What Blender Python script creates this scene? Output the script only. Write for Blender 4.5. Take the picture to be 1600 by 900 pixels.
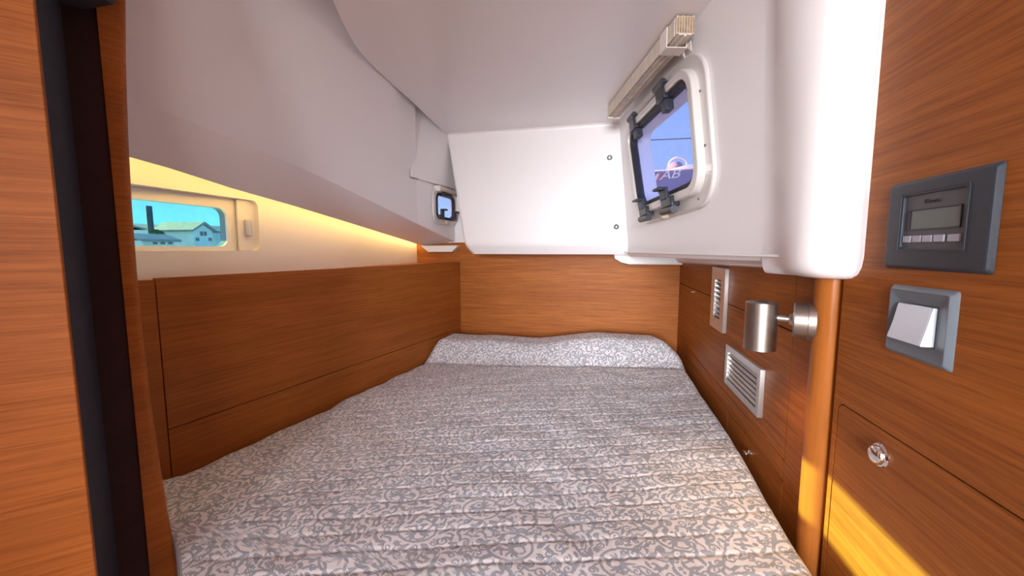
import bpy, bmesh, math, random
import numpy as np
from mathutils import Vector, Matrix

random.seed(7)
for o in list(bpy.data.objects): bpy.data.objects.remove(o)
scn = bpy.context.scene
C = bpy.context.collection
V = Vector

# ---------------------------------------------------------------- camera
F = 620.0                                   # focal length in pixels of a 1600x900 frame
YAW, PIT = math.atan(140 / F), math.atan(60 / F)
cam = bpy.data.cameras.new('camera'); camo = bpy.data.objects.new('camera', cam); C.objects.link(camo)
cam.sensor_fit = 'HORIZONTAL'; cam.sensor_width = 36.0; cam.lens = 36.0 * F / 1600.0
cam.clip_start = 0.01; cam.clip_end = 600
camo.location = (0, 0, 0)
camo.rotation_euler = (math.pi / 2 - PIT, 0, YAW)
scn.camera = camo

fw = V((-math.sin(YAW) * math.cos(PIT), math.cos(YAW) * math.cos(PIT), -math.sin(PIT)))
rt = V((math.cos(YAW), math.sin(YAW), 0)); up = rt.cross(fw)
def ray(x, y): return fw + rt * ((x - 800) / F) - up * ((y - 450) / F)
def onX(x, y, X): d = ray(x, y); return d * (X / d.x)
def onY(x, y, Y): d = ray(x, y); return d * (Y / d.y)
def onZ(x, y, Z): d = ray(x, y); return d * (Z / d.z)
def onplane(x, y, p0, n): d = ray(x, y); return d * (p0.dot(n) / d.dot(n))

# ---------------------------------------------------------------- world, sun, area lights, exposure
w = bpy.data.worlds.new('sky'); scn.world = w; w.use_nodes = True
nt = w.node_tree; bg = nt.nodes['Background']
tc = nt.nodes.new('ShaderNodeTexCoord'); sx = nt.nodes.new('ShaderNodeSeparateXYZ'); rp = nt.nodes.new('ShaderNodeValToRGB')
nt.links.new(tc.outputs['Generated'], sx.inputs[0]); nt.links.new(sx.outputs['Z'], rp.inputs[0]); nt.links.new(rp.outputs[0], bg.inputs[0])
rp.color_ramp.elements[0].position = 0.0; rp.color_ramp.elements[0].color = (0.56, 0.95, 1.12, 1)
rp.color_ramp.elements[1].position = 0.9; rp.color_ramp.elements[1].color = (0.20, 0.40, 0.92, 1)
_e = rp.color_ramp.elements.new(0.16); _e.color = (0.40, 0.58, 1.0, 1)
bg.inputs[1].default_value = 1.0

SUN_DIR = V((1.315, -0.150, -0.443)).normalized()      # through the hull window onto the right-hand post
sl = bpy.data.lights.new('sun_offscreen', 'SUN'); so = bpy.data.objects.new('sun_offscreen', sl); C.objects.link(so)
sl.energy = 24.0; sl.color = (1.0, 0.54, 0.17); sl.angle = math.radians(0.6)
so.rotation_euler = SUN_DIR.to_track_quat('-Z', 'Y').to_euler(); so.location = (-6, 1.6, 2.4)

def area(name, loc, target, sx_, sy_, power, col):
    l = bpy.data.lights.new(name, 'AREA'); o = bpy.data.objects.new(name, l); C.objects.link(o)
    l.shape = 'RECTANGLE'; l.size = sx_; l.size_y = sy_; l.energy = power; l.color = col
    o.location = loc; o.rotation_euler = (V(target) - V(loc)).to_track_quat('-Z', 'Y').to_euler()
    return o
area('companionway_daylight_offscreen', (-0.12, -3.55, 0.30), (-0.2, 1.0, -0.1), 1.3, 1.2, 255.0, (0.95, 0.97, 1.0))

vs = scn.view_settings
vs.view_transform = 'Standard'; vs.look = 'None'; vs.gamma = 1.0; vs.use_curve_mapping = False
vs.exposure = 0.40

# ---------------------------------------------------------------- materials
def mat_new(name):
    m = bpy.data.materials.new(name); m.use_nodes = True
    return m, m.node_tree, m.node_tree.nodes['Principled BSDF']
def N(nt, t, **kw):
    n = nt.nodes.new(t)
    for k, v in kw.items(): setattr(n, k, v)
    return n
def ramp(nt, src, p0, c0, p1, c1):
    r = N(nt, 'ShaderNodeValToRGB'); nt.links.new(src, r.inputs[0])
    e = r.color_ramp.elements; e[0].position = p0; e[0].color = c0; e[1].position = p1; e[1].color = c1
    return r.outputs[0]
def rgba(c): return (c[0], c[1], c[2], 1)
def mix(nt, fac, a, b, mode='MIX'):
    n = N(nt, 'ShaderNodeMix', data_type='RGBA', blend_type=mode)
    if isinstance(fac, (int, float)): n.inputs[0].default_value = fac
    else: nt.links.new(fac, n.inputs[0])
    for v, s in ((a, n.inputs[6]), (b, n.inputs[7])):
        if isinstance(v, tuple): s.default_value = v
        else: nt.links.new(v, s)
    return n.outputs[2]
def bump(nt, src, bsdf, strength, dist):
    b = N(nt, 'ShaderNodeBump'); b.inputs['Strength'].default_value = strength; b.inputs['Distance'].default_value = dist
    nt.links.new(src, b.inputs['Height']); nt.links.new(b.outputs[0], bsdf.inputs['Normal'])

def plain(name, col, rough=0.5, metal=0.0, var=0.04, scale=8.0, coat=0.0, bumpy=0.0, emit=None, estr=0.0):
    m, nt, b = mat_new(name)
    g = N(nt, 'ShaderNodeNewGeometry'); n = N(nt, 'ShaderNodeTexNoise'); n.inputs['Scale'].default_value = scale; n.inputs['Detail'].default_value = 4
    nt.links.new(g.outputs['Position'], n.inputs['Vector'])
    lo = tuple(max(0, c * (1 - var)) for c in col); hi = tuple(min(1, c * (1 + var)) for c in col)
    nt.links.new(ramp(nt, n.outputs['Fac'], 0.3, rgba(lo), 0.7, rgba(hi)), b.inputs['Base Color'])
    b.inputs['Roughness'].default_value = rough; b.inputs['Metallic'].default_value = metal
    b.inputs['Coat Weight'].default_value = coat
    if bumpy: 
        n2 = N(nt, 'ShaderNodeTexNoise'); n2.inputs['Scale'].default_value = 900; nt.links.new(g.outputs['Position'], n2.inputs['Vector'])
        bump(nt, n2.outputs['Fac'], b, bumpy, 0.0006)
    if emit: b.inputs['Emission Color'].default_value = rgba(emit); b.inputs['Emission Strength'].default_value = estr
    return m

def wood(name, d, light, dark, rough=0.46, streak=0.5, offs=0.0):
    """straight-grained teak veneer, grain along the unit direction d (world space)"""
    m, nt, b = mat_new(name)
    d = V(d).normalized(); z = V((0, 0, 1))
    if abs(d.z) > 0.9: a1, a2 = V((1, 0, 0)), V((0, 1, 0))
    else: a1, a2 = z, d.cross(z).normalized()
    g = N(nt, 'ShaderNodeNewGeometry')
    def dot(v, k):
        n = N(nt, 'ShaderNodeVectorMath', operation='DOT_PRODUCT'); nt.links.new(g.outputs['Position'], n.inputs[0]); n.inputs[1].default_value = v * k
        return n.outputs['Value']
    def tex(al, ac, detail=5, rough_=0.6):
        c = N(nt, 'ShaderNodeCombineXYZ')
        nt.links.new(dot(d, al), c.inputs[0]); nt.links.new(dot(a1, ac), c.inputs[1]); nt.links.new(dot(a2, ac), c.inputs[2])
        ad = N(nt, 'ShaderNodeVectorMath', operation='ADD'); nt.links.new(c.outputs[0], ad.inputs[0]); ad.inputs[1].default_value = (offs, offs * 2.3, offs * 1.7)
        n = N(nt, 'ShaderNodeTexNoise'); n.inputs['Scale'].default_value = 1.0; n.inputs['Detail'].default_value = detail; n.inputs['Roughness'].default_value = rough_
        nt.links.new(ad.outputs[0], n.inputs['Vector'])
        return n.outputs['Fac']
    broad = tex(0.9, 16, 4); fine = tex(5, 210, 4, 0.7); pore = tex(14, 430, 2)
    col = ramp(nt, broad, 0.32, rgba(dark), 0.68, rgba(light))
    f2 = ramp(nt, fine, 0.35, (0.62, 0.56, 0.5, 1), 0.62, (1.12, 1.12, 1.12, 1))
    col = mix(nt, streak * 1.6 if streak * 1.6 < 1 else 1.0, col, f2, 'MULTIPLY')
    f3 = ramp(nt, pore, 0.30, (0.55, 0.45, 0.4, 1), 0.42, (1, 1, 1, 1))
    col = mix(nt, streak, col, f3, 'MULTIPLY')
    nt.links.new(col, b.inputs['Base Color']); b.inputs['Roughness'].default_value = rough
    b.inputs['Specular IOR Level'].default_value = 0.14
    bump(nt, fine, b, 0.12, 0.0008)
    return m

def glass(name, tint, gloss=0.06, haze=0.0):
    m, nt, b = mat_new(name); nt.nodes.remove(b)
    out = nt.nodes['Material Output']
    g = N(nt, 'ShaderNodeNewGeometry'); n = N(nt, 'ShaderNodeTexNoise'); n.inputs['Scale'].default_value = 60; n.inputs['Detail'].default_value = 6
    nt.links.new(g.outputs['Position'], n.inputs['Vector'])
    t = N(nt, 'ShaderNodeBsdfTransparent'); nt.links.new(ramp(nt, n.outputs['Fac'], 0.3, rgba(tuple(c * 0.95 for c in tint)), 0.7, rgba(tint)), t.inputs[0])
    gl = N(nt, 'ShaderNodeBsdfGlossy'); gl.inputs['Roughness'].default_value = 0.05
    s = N(nt, 'ShaderNodeMixShader'); s.inputs[0].default_value = gloss
    nt.links.new(t.outputs[0], s.inputs[1]); nt.links.new(gl.outputs[0], s.inputs[2]); last = s.outputs[0]
    if haze:
        df = N(nt, 'ShaderNodeBsdfTranslucent'); df.inputs[0].default_value = (0.9, 0.9, 1, 1)
        s2 = N(nt, 'ShaderNodeMixShader'); nt.links.new(ramp(nt, n.outputs['Fac'], 0.4, (haze * .4,) * 3 + (1,), 0.7, (haze,) * 3 + (1,)), s2.inputs[0])
        nt.links.new(last, s2.inputs[1]); nt.links.new(df.outputs[0], s2.inputs[2]); last = s2.outputs[0]
    nt.links.new(last, out.inputs['Surface'])
    return m

TL, TD = (0.41, 0.130, 0.026), (0.32, 0.098, 0.018)
M = {}
M['teak_y'] = wood('teak_longitudinal', (0, 1, 0), TL, TD, offs=3.1)
M['teak_near'] = wood('teak_near_wall', (0, 1, 0), TL, TD, offs=8.2, streak=0.45)
M['teak_x'] = wood('teak_transverse', (1, 0, 0), TL, TD, offs=1.7)
M['teak_locker'] = wood('teak_locker_front', (0.19, 0.98, 0), TL, TD, offs=5.7, streak=0.35)
M['teak_door'] = wood('teak_cabin_door', (0.707, 0.707, 0), TL, TD, offs=9.4, streak=0.45)
M['teak_jamb'] = wood('teak_door_jamb', (0.39, 0.92, -0.05), TL, TD, offs=4.4, streak=0.35)
M['teak_post'] = wood('teak_rounded_post', (0, 0, 1), TL, TD, rough=0.28, streak=0.15)
M['gelcoat'] = plain('white_gelcoat', (0.82, 0.78, 0.785), 0.38, var=0.012, scale=3, coat=0.05)
M['vinyl'] = plain('off_white_liner', (0.80, 0.765, 0.77), 0.55, var=0.015, scale=4)
M['hull_white'] = plain('cream_hull_liner', (0.80, 0.775, 0.76), 0.45, var=0.012, scale=4)
M['fascia'] = plain('white_fascia_board', (0.82, 0.78, 0.785), 0.4, var=0.01, scale=3)
M['alu'] = plain('satin_aluminium', (0.62, 0.60, 0.58), 0.35, 0.75, var=0.03)
M['frame_white'] = plain('grey_white_frame', (0.66, 0.62, 0.60), 0.35, 0.25, var=0.02)
M['steel'] = plain('brushed_steel', (0.40, 0.36, 0.33), 0.36, 1.0, var=0.08, scale=60)
M['chrome'] = plain('polished_chrome', (0.85, 0.85, 0.87), 0.08, 1.0, var=0.01)
M['black'] = plain('black_plastic', (0.020, 0.021, 0.030), 0.40)
M['gasket'] = plain('black_rubber_gasket', (0.010, 0.010, 0.014), 0.6)
M['graphite'] = plain('graphite_plastic', (0.026, 0.031, 0.044), 0.48, bumpy=0.25)
M['plate'] = plain('slate_grey_plate', (0.135, 0.160, 0.190), 0.38, var=0.02)
M['rocker'] = plain('white_rocker', (0.74, 0.80, 0.90), 0.35, var=0.01)
M['bezel'] = plain('grey_bezel', (0.095, 0.095, 0.105), 0.5)
M['lcd'] = plain('lcd_glass', (0.125, 0.140, 0.125), 0.2, var=0.03)
M['key'] = plain('pale_key', (0.42, 0.42, 0.50), 0.5, var=0.03)
M['ink'] = plain('dark_ink', (0.035, 0.035, 0.045), 0.6)
M['rebate_slate'] = plain('door_rebate_slate', (0.030, 0.031, 0.042), 0.7, var=0.12, scale=40)
M['rebate_brown'] = plain('door_rebate_dark', (0.028, 0.010, 0.014), 0.7, var=0.2, scale=40)
M['paper'] = plain('beige_pleated_paper', (0.62, 0.53, 0.45), 0.8, var=0.10, scale=45)
M['paper_end'] = plain('brown_pleat_edge', (0.30, 0.20, 0.12), 0.9, var=0.35, scale=120)
M['tape'] = plain('white_cloth_tape', (0.74, 0.67, 0.62), 0.7, var=0.03)
M['cream'] = plain('cream_plastic', (0.70, 0.60, 0.45), 0.4)
M['led'] = plain('warm_led_strip', (0.9, 0.8, 0.5), 0.5, emit=(1.0, 0.62, 0.18), estr=8.0)
M['pane_hatch'] = glass('smoked_hatch_pane', (0.80, 0.82, 0.95), 0.04, 0.05)
M['pane_hull'] = glass('cyan_hull_pane', (0.55, 0.96, 1.0), 0.03)
M['mattress'] = plain('mattress_ticking', (0.55, 0.53, 0.52), 0.9)
M['floor'] = wood('cabin_sole', (0, 1, 0), (0.28, 0.13, 0.05), (0.20, 0.08, 0.03))

# ---------------------------------------------------------------- mesh helpers
def link(name, bm, mat, parent=None, smooth=35, bevel=0.0, segs=2, kind=None, label=None, cat=None, group=None, base=False):
    me = bpy.data.meshes.new(name)
    bmesh.ops.recalc_face_normals(bm, faces=bm.faces)
    if parent is not None:
        bmesh.ops.translate(bm, verts=bm.verts, vec=-V(parent.get('base', (0, 0, 0))))
    off = None
    if parent is None and kind is None:
        xs = [v.co for v in bm.verts]
        off = V(((min(c.x for c in xs) + max(c.x for c in xs)) / 2, (min(c.y for c in xs) + max(c.y for c in xs)) / 2, min(c.z for c in xs)))
        bmesh.ops.translate(bm, verts=bm.verts, vec=-off)
    bm.to_mesh(me); bm.free()
    if smooth:
        for p in me.polygons: p.use_smooth = True
        me.set_sharp_from_angle(angle=math.radians(smooth))
    me.materials.append(M[mat] if isinstance(mat, str) else mat)
    o = bpy.data.objects.new(name, me); C.objects.link(o)
    if off is not None: o.location = off; o['base'] = tuple(off)
    elif parent is not None:
        o.parent = parent; o['base'] = tuple(parent.get('base', (0, 0, 0)))
    if bevel:
        b = o.modifiers.new('bevel', 'BEVEL'); b.width = bevel; b.segments = segs; b.limit_method = 'ANGLE'; b.angle_limit = math.radians(40)
    if kind: o['kind'] = kind
    if label: o['label'] = label
    if cat: o['category'] = cat
    if group: o['group'] = group
    return o
def thing(name, loc, label=None, cat=None, group=None, kind=None):
    o = bpy.data.objects.new(name, None); C.objects.link(o); o.location = loc; o['base'] = tuple(loc)
    o.empty_display_size = 0.05
    if label: o['label'] = label
    if cat: o['category'] = cat
    if group: o['group'] = group
    if kind: o['kind'] = kind
    return o
def cleanup():
    for o in bpy.data.objects:
        if 'base' in o: del o['base']

def b_box(bm, x0, x1, y0, y1, z0, z1):
    r = bmesh.ops.create_cube(bm, size=1.0)['verts']
    for v in r:
        v.co = V((x0 + (v.co.x + .5) * (x1 - x0), y0 + (v.co.y + .5) * (y1 - y0), z0 + (v.co.z + .5) * (z1 - z0)))
    return r
def b_frame(bm, o, ex, ey, ez, x0, x1, y0, y1, z0, z1):
    """box in a local frame"""
    r = bmesh.ops.create_cube(bm, size=1.0)['verts']
    for v in r:
        v.co = o + ex * (x0 + (v.co.x + .5) * (x1 - x0)) + ey * (y0 + (v.co.y + .5) * (y1 - y0)) + ez * (z0 + (v.co.z + .5) * (z1 - z0))
    return r
def b_prism(bm, outer, holes, vec):
    """flat outline (3-D points) with holes, given thickness by vec"""
    edges = []; allv = []
    for loop in [outer] + list(holes):
        vsx = [bm.verts.new(p) for p in loop]; allv += vsx
        for i in range(len(vsx)): edges.append(bm.edges.new((vsx[i], vsx[(i + 1) % len(vsx)])))
    if holes:
        fs = [g for g in bmesh.ops.triangle_fill(bm, use_beauty=True, edges=edges)['geom'] if isinstance(g, bmesh.types.BMFace)]
    else:
        fs = [bm.faces.new(allv)]
    ex = bmesh.ops.extrude_face_region(bm, geom=fs)['geom']
    bmesh.ops.translate(bm, verts=[g for g in ex if isinstance(g, bmesh.types.BMVert)], vec=V(vec))
def b_cyl(bm, p0, p1, r0, r1=None, n=24):
    p0, p1 = V(p0), V(p1); r1 = r0 if r1 is None else r1
    q = (p1 - p0).to_track_quat('Z', 'Y'); a, b = [], []
    for i in range(n):
        t = 2 * math.pi * i / n; e = q @ V((math.cos(t), math.sin(t), 0))
        a.append(bm.verts.new(p0 + e * r0)); b.append(bm.verts.new(p1 + e * r1))
    for i in range(n): bm.faces.new((a[i], a[(i + 1) % n], b[(i + 1) % n], b[i]))
    bm.faces.new(a[::-1]); bm.faces.new(b)
def b_lathe(bm, origin, axis, prof, n=24):
    """prof: list of (radius, height) along the axis"""
    q = V(axis).to_track_quat('Z', 'Y'); origin = V(origin); rings = []
    for r, h in prof:
        if r < 1e-6: rings.append([bm.verts.new(origin + q @ V((0, 0, h)))])
        else: rings.append([bm.verts.new(origin + q @ V((r * math.cos(2 * math.pi * i / n), r * math.sin(2 * math.pi * i / n), h))) for i in range(n)])
    for a, b in zip(rings, rings[1:]):
        for i in range(n):
            j = (i + 1) % n
            if len(a) == 1 and len(b) == 1: continue
            if len(a) == 1: bm.faces.new((a[0], b[i], b[j]))
            elif len(b) == 1: bm.faces.new((a[i], a[j], b[0]))
            else: bm.faces.new((a[i], a[j], b[j], b[i]))
def b_tube(bm, pts, r, n=8):
    for a, b in zip(pts, pts[1:]): b_cyl(bm, a, b, r, n=n)
def rr(x0, x1, y0, y1, r, n=6):
    out = []
    for cx, cy, a0 in ((x1 - r, y1 - r, 0), (x0 + r, y1 - r, 90), (x0 + r, y0 + r, 180), (x1 - r, y0 + r, 270)):
        for i in range(n + 1):
            a = math.radians(a0 + 90 * i / n); out.append((cx + r * math.cos(a), cy + r * math.sin(a)))
    return out
def BM(): return bmesh.new()
def box(name, x0, x1, y0, y1, z0, z1, mat, parent=None, bevel=0.0, **kw):
    bm = BM(); b_box(bm, x0, x1, y0, y1, z0, z1); return link(name, bm, mat, parent, bevel=bevel, **kw)
def prism(name, outer, holes, vec, mat, parent=None, bevel=0.0, **kw):
    bm = BM(); b_prism(bm, outer, holes, vec); return link(name, bm, mat, parent, bevel=bevel, **kw)

FLOOR = -1.10
YBACK = 1.886
XR = 0.340
REAR = -0.80
# locker front (tapers aft) and hull side
def locker_x(y): return np.maximum(-0.930 + (y - 0.653) * 0.1935, -0.938) if isinstance(y, np.ndarray) else max(-0.930 + (y - 0.653) * 0.1935, -0.938)
def hull_x(y): return -0.948 + (y - 0.5) * 0.016
def P_x(y): return -0.80 + (y - 0.5) * 0.0584
S_ = dict(kind='structure')

# ================================================================= large structure
floor = box('floor', -1.0, 0.36, REAR, 1.92, FLOOR - 0.03, FLOOR, 'floor', **S_)

# --- back wall
wall_back = box('wall_back', -0.98, 0.36, YBACK, YBACK + 0.015, FLOOR, 0.035, 'teak_x', **S_)
box('wall_back_upper', -0.740, 0.05, YBACK + 0.004, YBACK + 0.019, 0.035, 0.93, 'vinyl', **S_)

# --- hull side with the long window
hp0 = V((hull_x(0.0), 0, 0)); hd = V((0.016, 1, 0)).normalized(); hn = V((1, -0.016, 0)).normalized()
def hp(y, z, off=0.0): return V((hull_x(y), y, z)) + hn * off
outer = [hp(REAR, FLOOR), hp(1.90, FLOOR), hp(1.90, 0.075), hp(1.148, 0.172), hp(0.63, 0.236), hp(REAR, 0.272)]
holeA = [hp(a, b) for a, b in rr(0.36, 0.945, -0.006, 0.138, 0.020)]
wall_left = prism('wall_left', outer, [holeA], -hn * 0.015, 'hull_white', **S_)

# --- right wall, aft of the post: dark backing with separate flush panels
wall_right = box('wall_right', XR + 0.016, XR + 0.03, 0.655, YBACK, FLOOR, 0.0, 'teak_y', **S_)
def rpanel(name, y0, y1, z0, z1, parent=wall_right, mat='teak_y', holes=()):
    o = [V((XR, a, b)) for a, b in rr(y0 + .0013, y1 - .0013, z0 + .0013, z1 - .0013, 0.002, 2)]
    hs = [[V((XR, a, b)) for a, b in rr(*h, 0.002, 2)] for h in holes]
    return prism(name, o, hs, (0.012, 0, 0), mat, parent, bevel=0.0006)
rpanel('panel', 0.7165, 0.802, FLOOR, 0.0)
rpanel('panel', 0.802, YBACK, -0.148, 0.0)
rpanel('panel', 0.802, 1.845, -0.436, -0.392)
rpanel('panel', 1.845, YBACK, -0.436, -0.148)
rpanel('panel', 1.131, YBACK, FLOOR, -0.436)
rpanel('panel', 0.802, 1.131, FLOOR, -0.56)

# --- right wall, near part, with a rounded-corner locker door opening
wall_right_near = thing('wall_right_forward', (XR, 0.2, FLOOR), **S_)
box('backing_board', XR + 0.018, XR + 0.04, REAR, 0.662, FLOOR, 0.80, 'teak_near', wall_right_near)
door_out = rr(-0.30, 0.650, -0.80, -0.219, 0.014, 6)
prism('panel', [V((XR, a, b)) for a, b in ((REAR, FLOOR), (0.660, FLOOR), (0.660, 0.80), (REAR, 0.80))], [[V((XR, a, b)) for a, b in door_out]],
      (0.012, 0, 0), 'teak_near', wall_right_near)
# --- post with rounded face between the two
bm = BM()
pts = []
for i in range(13):
    a = math.radians(90 - 180 * i / 12)
    pts.append(V((0.344 - 0.022 * math.cos(a) ** 0.8 if math.cos(a) > 0 else 0.344, 0.694 + 0.022 * math.sin(a), FLOOR)))
pts += [V((0.37, 0.672, FLOOR)), V((0.37, 0.716, FLOOR))]
b_prism(bm, pts, [], (0, 0, -FLOOR - 0.02)); link('trim_1', bm, 'teak_post', smooth=50, **S_)

# --- bulkhead behind the camera with the doorway that lets the daylight in
prism('wall_near', [V((-1.4, REAR, FLOOR)), V((1.1, REAR, FLOOR)), V((1.1, REAR, 0.95)), V((-1.4, REAR, 0.95))],
      [[V((a, REAR, b)) for a, b in rr(-0.36, 0.325, FLOOR + 0.02, 0.52, 0.03)]], (0, -0.02, 0), 'teak_x', **S_)
# the saloon forward of it, open to the companionway at its end
box('floor_saloon', -1.4, 1.1, -3.6, REAR - 0.02, FLOOR - 0.03, FLOOR, 'floor', **S_)
box('ceiling_saloon', -1.4, 1.1, -3.6, REAR - 0.02, 0.95, 0.98, 'vinyl', **S_)
box('wall_saloon_left', -1.43, -1.4, -3.6, REAR - 0.02, FLOOR, 0.95, 'vinyl', **S_)
box('wall_saloon_right', 1.1, 1.13, -3.6, REAR - 0.02, FLOOR, 0.95, 'vinyl', **S_)

# --- white ceiling moulding: flat underside, transverse face, face with the hatch
ZC = 0.53
left = [(-0.714, 1.780), (-0.690, 1.50), (-0.676, 1.347), (-0.668, 1.17), (-0.651, 1.015), (-0.617, 0.905), (-0.572, 0.795), (-0.525, 0.70), (-0.50, 0.60), (-0.50, REAR)]
for _ in range(2):
    l2 = [left[0]]
    for (xa, ya), (xb, yb) in zip(left, left[1:]): l2 += [(xa * .75 + xb * .25, ya * .75 + yb * .25), (xa * .25 + xb * .75, ya * .25 + yb * .75)]
    left = l2 + [left[-1]]
ceiling = thing('ceiling', (-0.2, 0.8, -0.02), **S_)
bm = BM()
def v(x, y, z): return bm.verts.new((x, y, z))
La = [v(x, y, ZC) for x, y in left]; Lu = [v(x - 0.004, y, 0.92) for x, y in left]
aR = [v(0.345, REAR, ZC), v(0.345, 0.60, ZC), v(0.300, 0.64, ZC), v(0.062, 1.770, ZC)]
b0 = v(-0.600, 1.690, 0.022); b1 = v(0.104, 1.688, 0.022); b2 = v(-0.575, 1.720, -0.020); b3 = v(0.104, 1.715, -0.020)
fA = bm.faces.new(La + aR)
fB = bm.faces.new((La[0], aR[-1], b1, b0)); fC = bm.faces.new((b0, b1, b3, b2))
lb0 = v(-0.640, 1.90, 0.022); lb2 = v(-0.600, 1.90, -0.020); lt = v(-0.720, 1.90, ZC); ltu = v(-0.724, 1.90, 0.92); u3 = v(0.104, 1.90, -0.020)
sideF = [bm.faces.new((La[i], Lu[i], Lu[i + 1], La[i + 1])) for i in range(len(La) - 1)]
sideF.append(bm.faces.new((La[0], lt, ltu, Lu[0])))
fL = bm.faces.new((La[0], b0, lb0, lt)); fL2 = bm.faces.new((b0, b2, lb2, lb0)); fU = bm.faces.new((b2, b3, u3, lb2))
bm.edges.index_update()
be = []
for e in bm.edges:
    fs = set(e.link_faces)
    if len(fs) == 2:
        if fA in fs and (fs & set(sideF)): be.append((e, .035))
        elif fs == {fA, fB}: be.append((e, .035))
        elif fs == {fB, fL} or (fL in fs and fs & set(sideF)): be.append((e, .02))
        elif fs == {fB, fC} or fs == {fC, fL2} or fs == {fL, fL2}: be.append((e, .01))
bmesh.ops.bevel(bm, geom=[e for e, _ in be], offset=0.022, segments=5, profile=0.5, affect='EDGES', clamp_overlap=True)
link('moulding', bm, 'gelcoat', ceiling, smooth=50)

# hatch face C
P1 = V((0.104, 1.68, -0.013)); P2 = V((0.312, 0.65, 0.0)); P3 = onZ(967, 190, 0.53)
cn = (P2 - P1).cross(P3 - P1).normalized()
if cn.x > 0: cn = -cn                                   # towards the cabin
cs = (P2 - P1).normalized(); ct = cn.cross(cs); ct = ct if ct.z > 0 else -ct
def oc(x, y): return onplane(x, y, P1, cn)
q00, q10, q11, q01 = oc(1004, 353), oc(1127, 316), oc(1107, 56), oc(981, 194)     # hatch corners: bottom-aft, bottom-near, top-near, top-aft
def hq(u, v_, off=0.0):
    return q00 * (1 - u) * (1 - v_) + q10 * u * (1 - v_) + q11 * u * v_ + q01 * (1 - u) * v_ + cn * off
def hrr(m, r, n=7, off=0.0):
    """rounded outline inset by m (metres) in the hatch quad of about 0.55 x 0.37"""
    W, H = 0.55, 0.37
    return [hq(a / W, b / H, off) for a, b in rr(m, W - m, m, H - m, r, n)]
# cabin-side lower chamfer, then the face itself
A0 = P3 + (P3 - (P1 + (P2 - P1) * 0)).normalized() * 0.05
P2s = P1 + (P2 - P1) * 0.88
c_out = [P1 + V((0, 0.0, 0.035)), P2s + V((0, 0, 0.03)), P2s + ct * 0.62, P3 + ct * 0.04]
c_out = [p - cn * ((p - P1).dot(cn)) for p in c_out]
prism('hatch_panel', c_out, [hrr(0.035, 0.065)], -cn * 0.012, 'gelcoat', ceiling)
# lower rounded edge of that face, turning under to the right wall
bm = BM(); rows = []
for p in (c_out[0], c_out[1]):
    row = []
    for i in range(7):
        a = math.radians(90 * i / 6)
        row.append(bm.verts.new(p - V((0, 0, 0.050 * math.sin(a))) - cn * (0.010 * (1 - math.cos(a)))))
    row.append(bm.verts.new(row[-1].co + V((0.30, 0.10 if p is c_out[0] else 0.0, 0))))
    rows.append(row)
for i in range(7): bm.faces.new((rows[0][i], rows[1][i], rows[1][i + 1], rows[0][i + 1]))
link('lower_edge', bm, 'gelcoat', ceiling, smooth=60)
prism('underside', [V((0.09, 1.70, -0.012)), V((0.30, 0.66, -0.012)), V((0.36, 0.66, -0.012)), V((0.36, 1.90, -0.012)), V((0.05, 1.90, -0.012))], [], (0, 0, 0.004), 'gelcoat', ceiling)
# rounded flange where the moulding meets the near wall
bm = BM()
prof = [(0.282, 0.800), (0.2865, 0.768), (0.2845, 0.740), (0.2805, 0.712), (0.279, 0.685), (0.282, 0.660), (0.291, 0.642), (0.304, 0.633), (0.318, 0.629), (0.3285, 0.629), (0.3345, 0.633), (0.3375, 0.630), (0.340, 0.619), (0.350, 0.617)]
zs = [(-0.042, 0.55), (-0.040, 0.35), (-0.034, 0.16), (-0.024, 0.05), (-0.010, 0.0), (0.05, 0.0), (0.3, 0.0), (0.62, 0.0)]
rows = []
for z, k in zs:
    row = []
    for x, y in prof:
        lean = -0.054 * max(0, z) * max(0.0, min(1.0, (y - 0.655) / 0.08))
        yy = y + (0.72 - y) * k * 0.45 if y < 0.72 else y
        xx = x + lean + (0.345 - x) * k * (0.8 if y < 0.76 else 0.25)
        row.append(bm.verts.new((xx, yy, z)))
    rows.append(row)
for a, b in zip(rows, rows[1:]):
    for i in range(len(prof) - 1): bm.faces.new((a[i], a[i + 1], b[i + 1], b[i]))
bm.faces.new(rows[0])
bmesh.ops.subdivide_edges(bm, edges=bm.edges, cuts=1, smooth=0.6, use_grid_fill=True)
link('wall_flange', bm, 'gelcoat', ceiling, smooth=75)
# two domed screws in the transverse face
for x, y in ((952.5, 246.5), (963, 354.5)):
    n_ = (V((0, -1, -0.18))).normalized(); p = onY(x, y, 1.766 - (0.53 - (390 - y) / 620 * 1.75) * 0.155)
    bm = BM(); b_lathe(bm, p - n_ * 0.01, n_, [(0.011, 0), (0.011, 0.012), (0.009, 0.015), (0.0, 0.015)], 16)
    sc = link('screw_washer', bm, 'bezel', ceiling)
    bm = BM(); b_lathe(bm, p, n_, [(0.0055, 0.0), (0.0055, 0.0065), (0.004, 0.009), (0, 0.0095)], 12); link('screw_head', bm, 'steel', sc)

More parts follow.
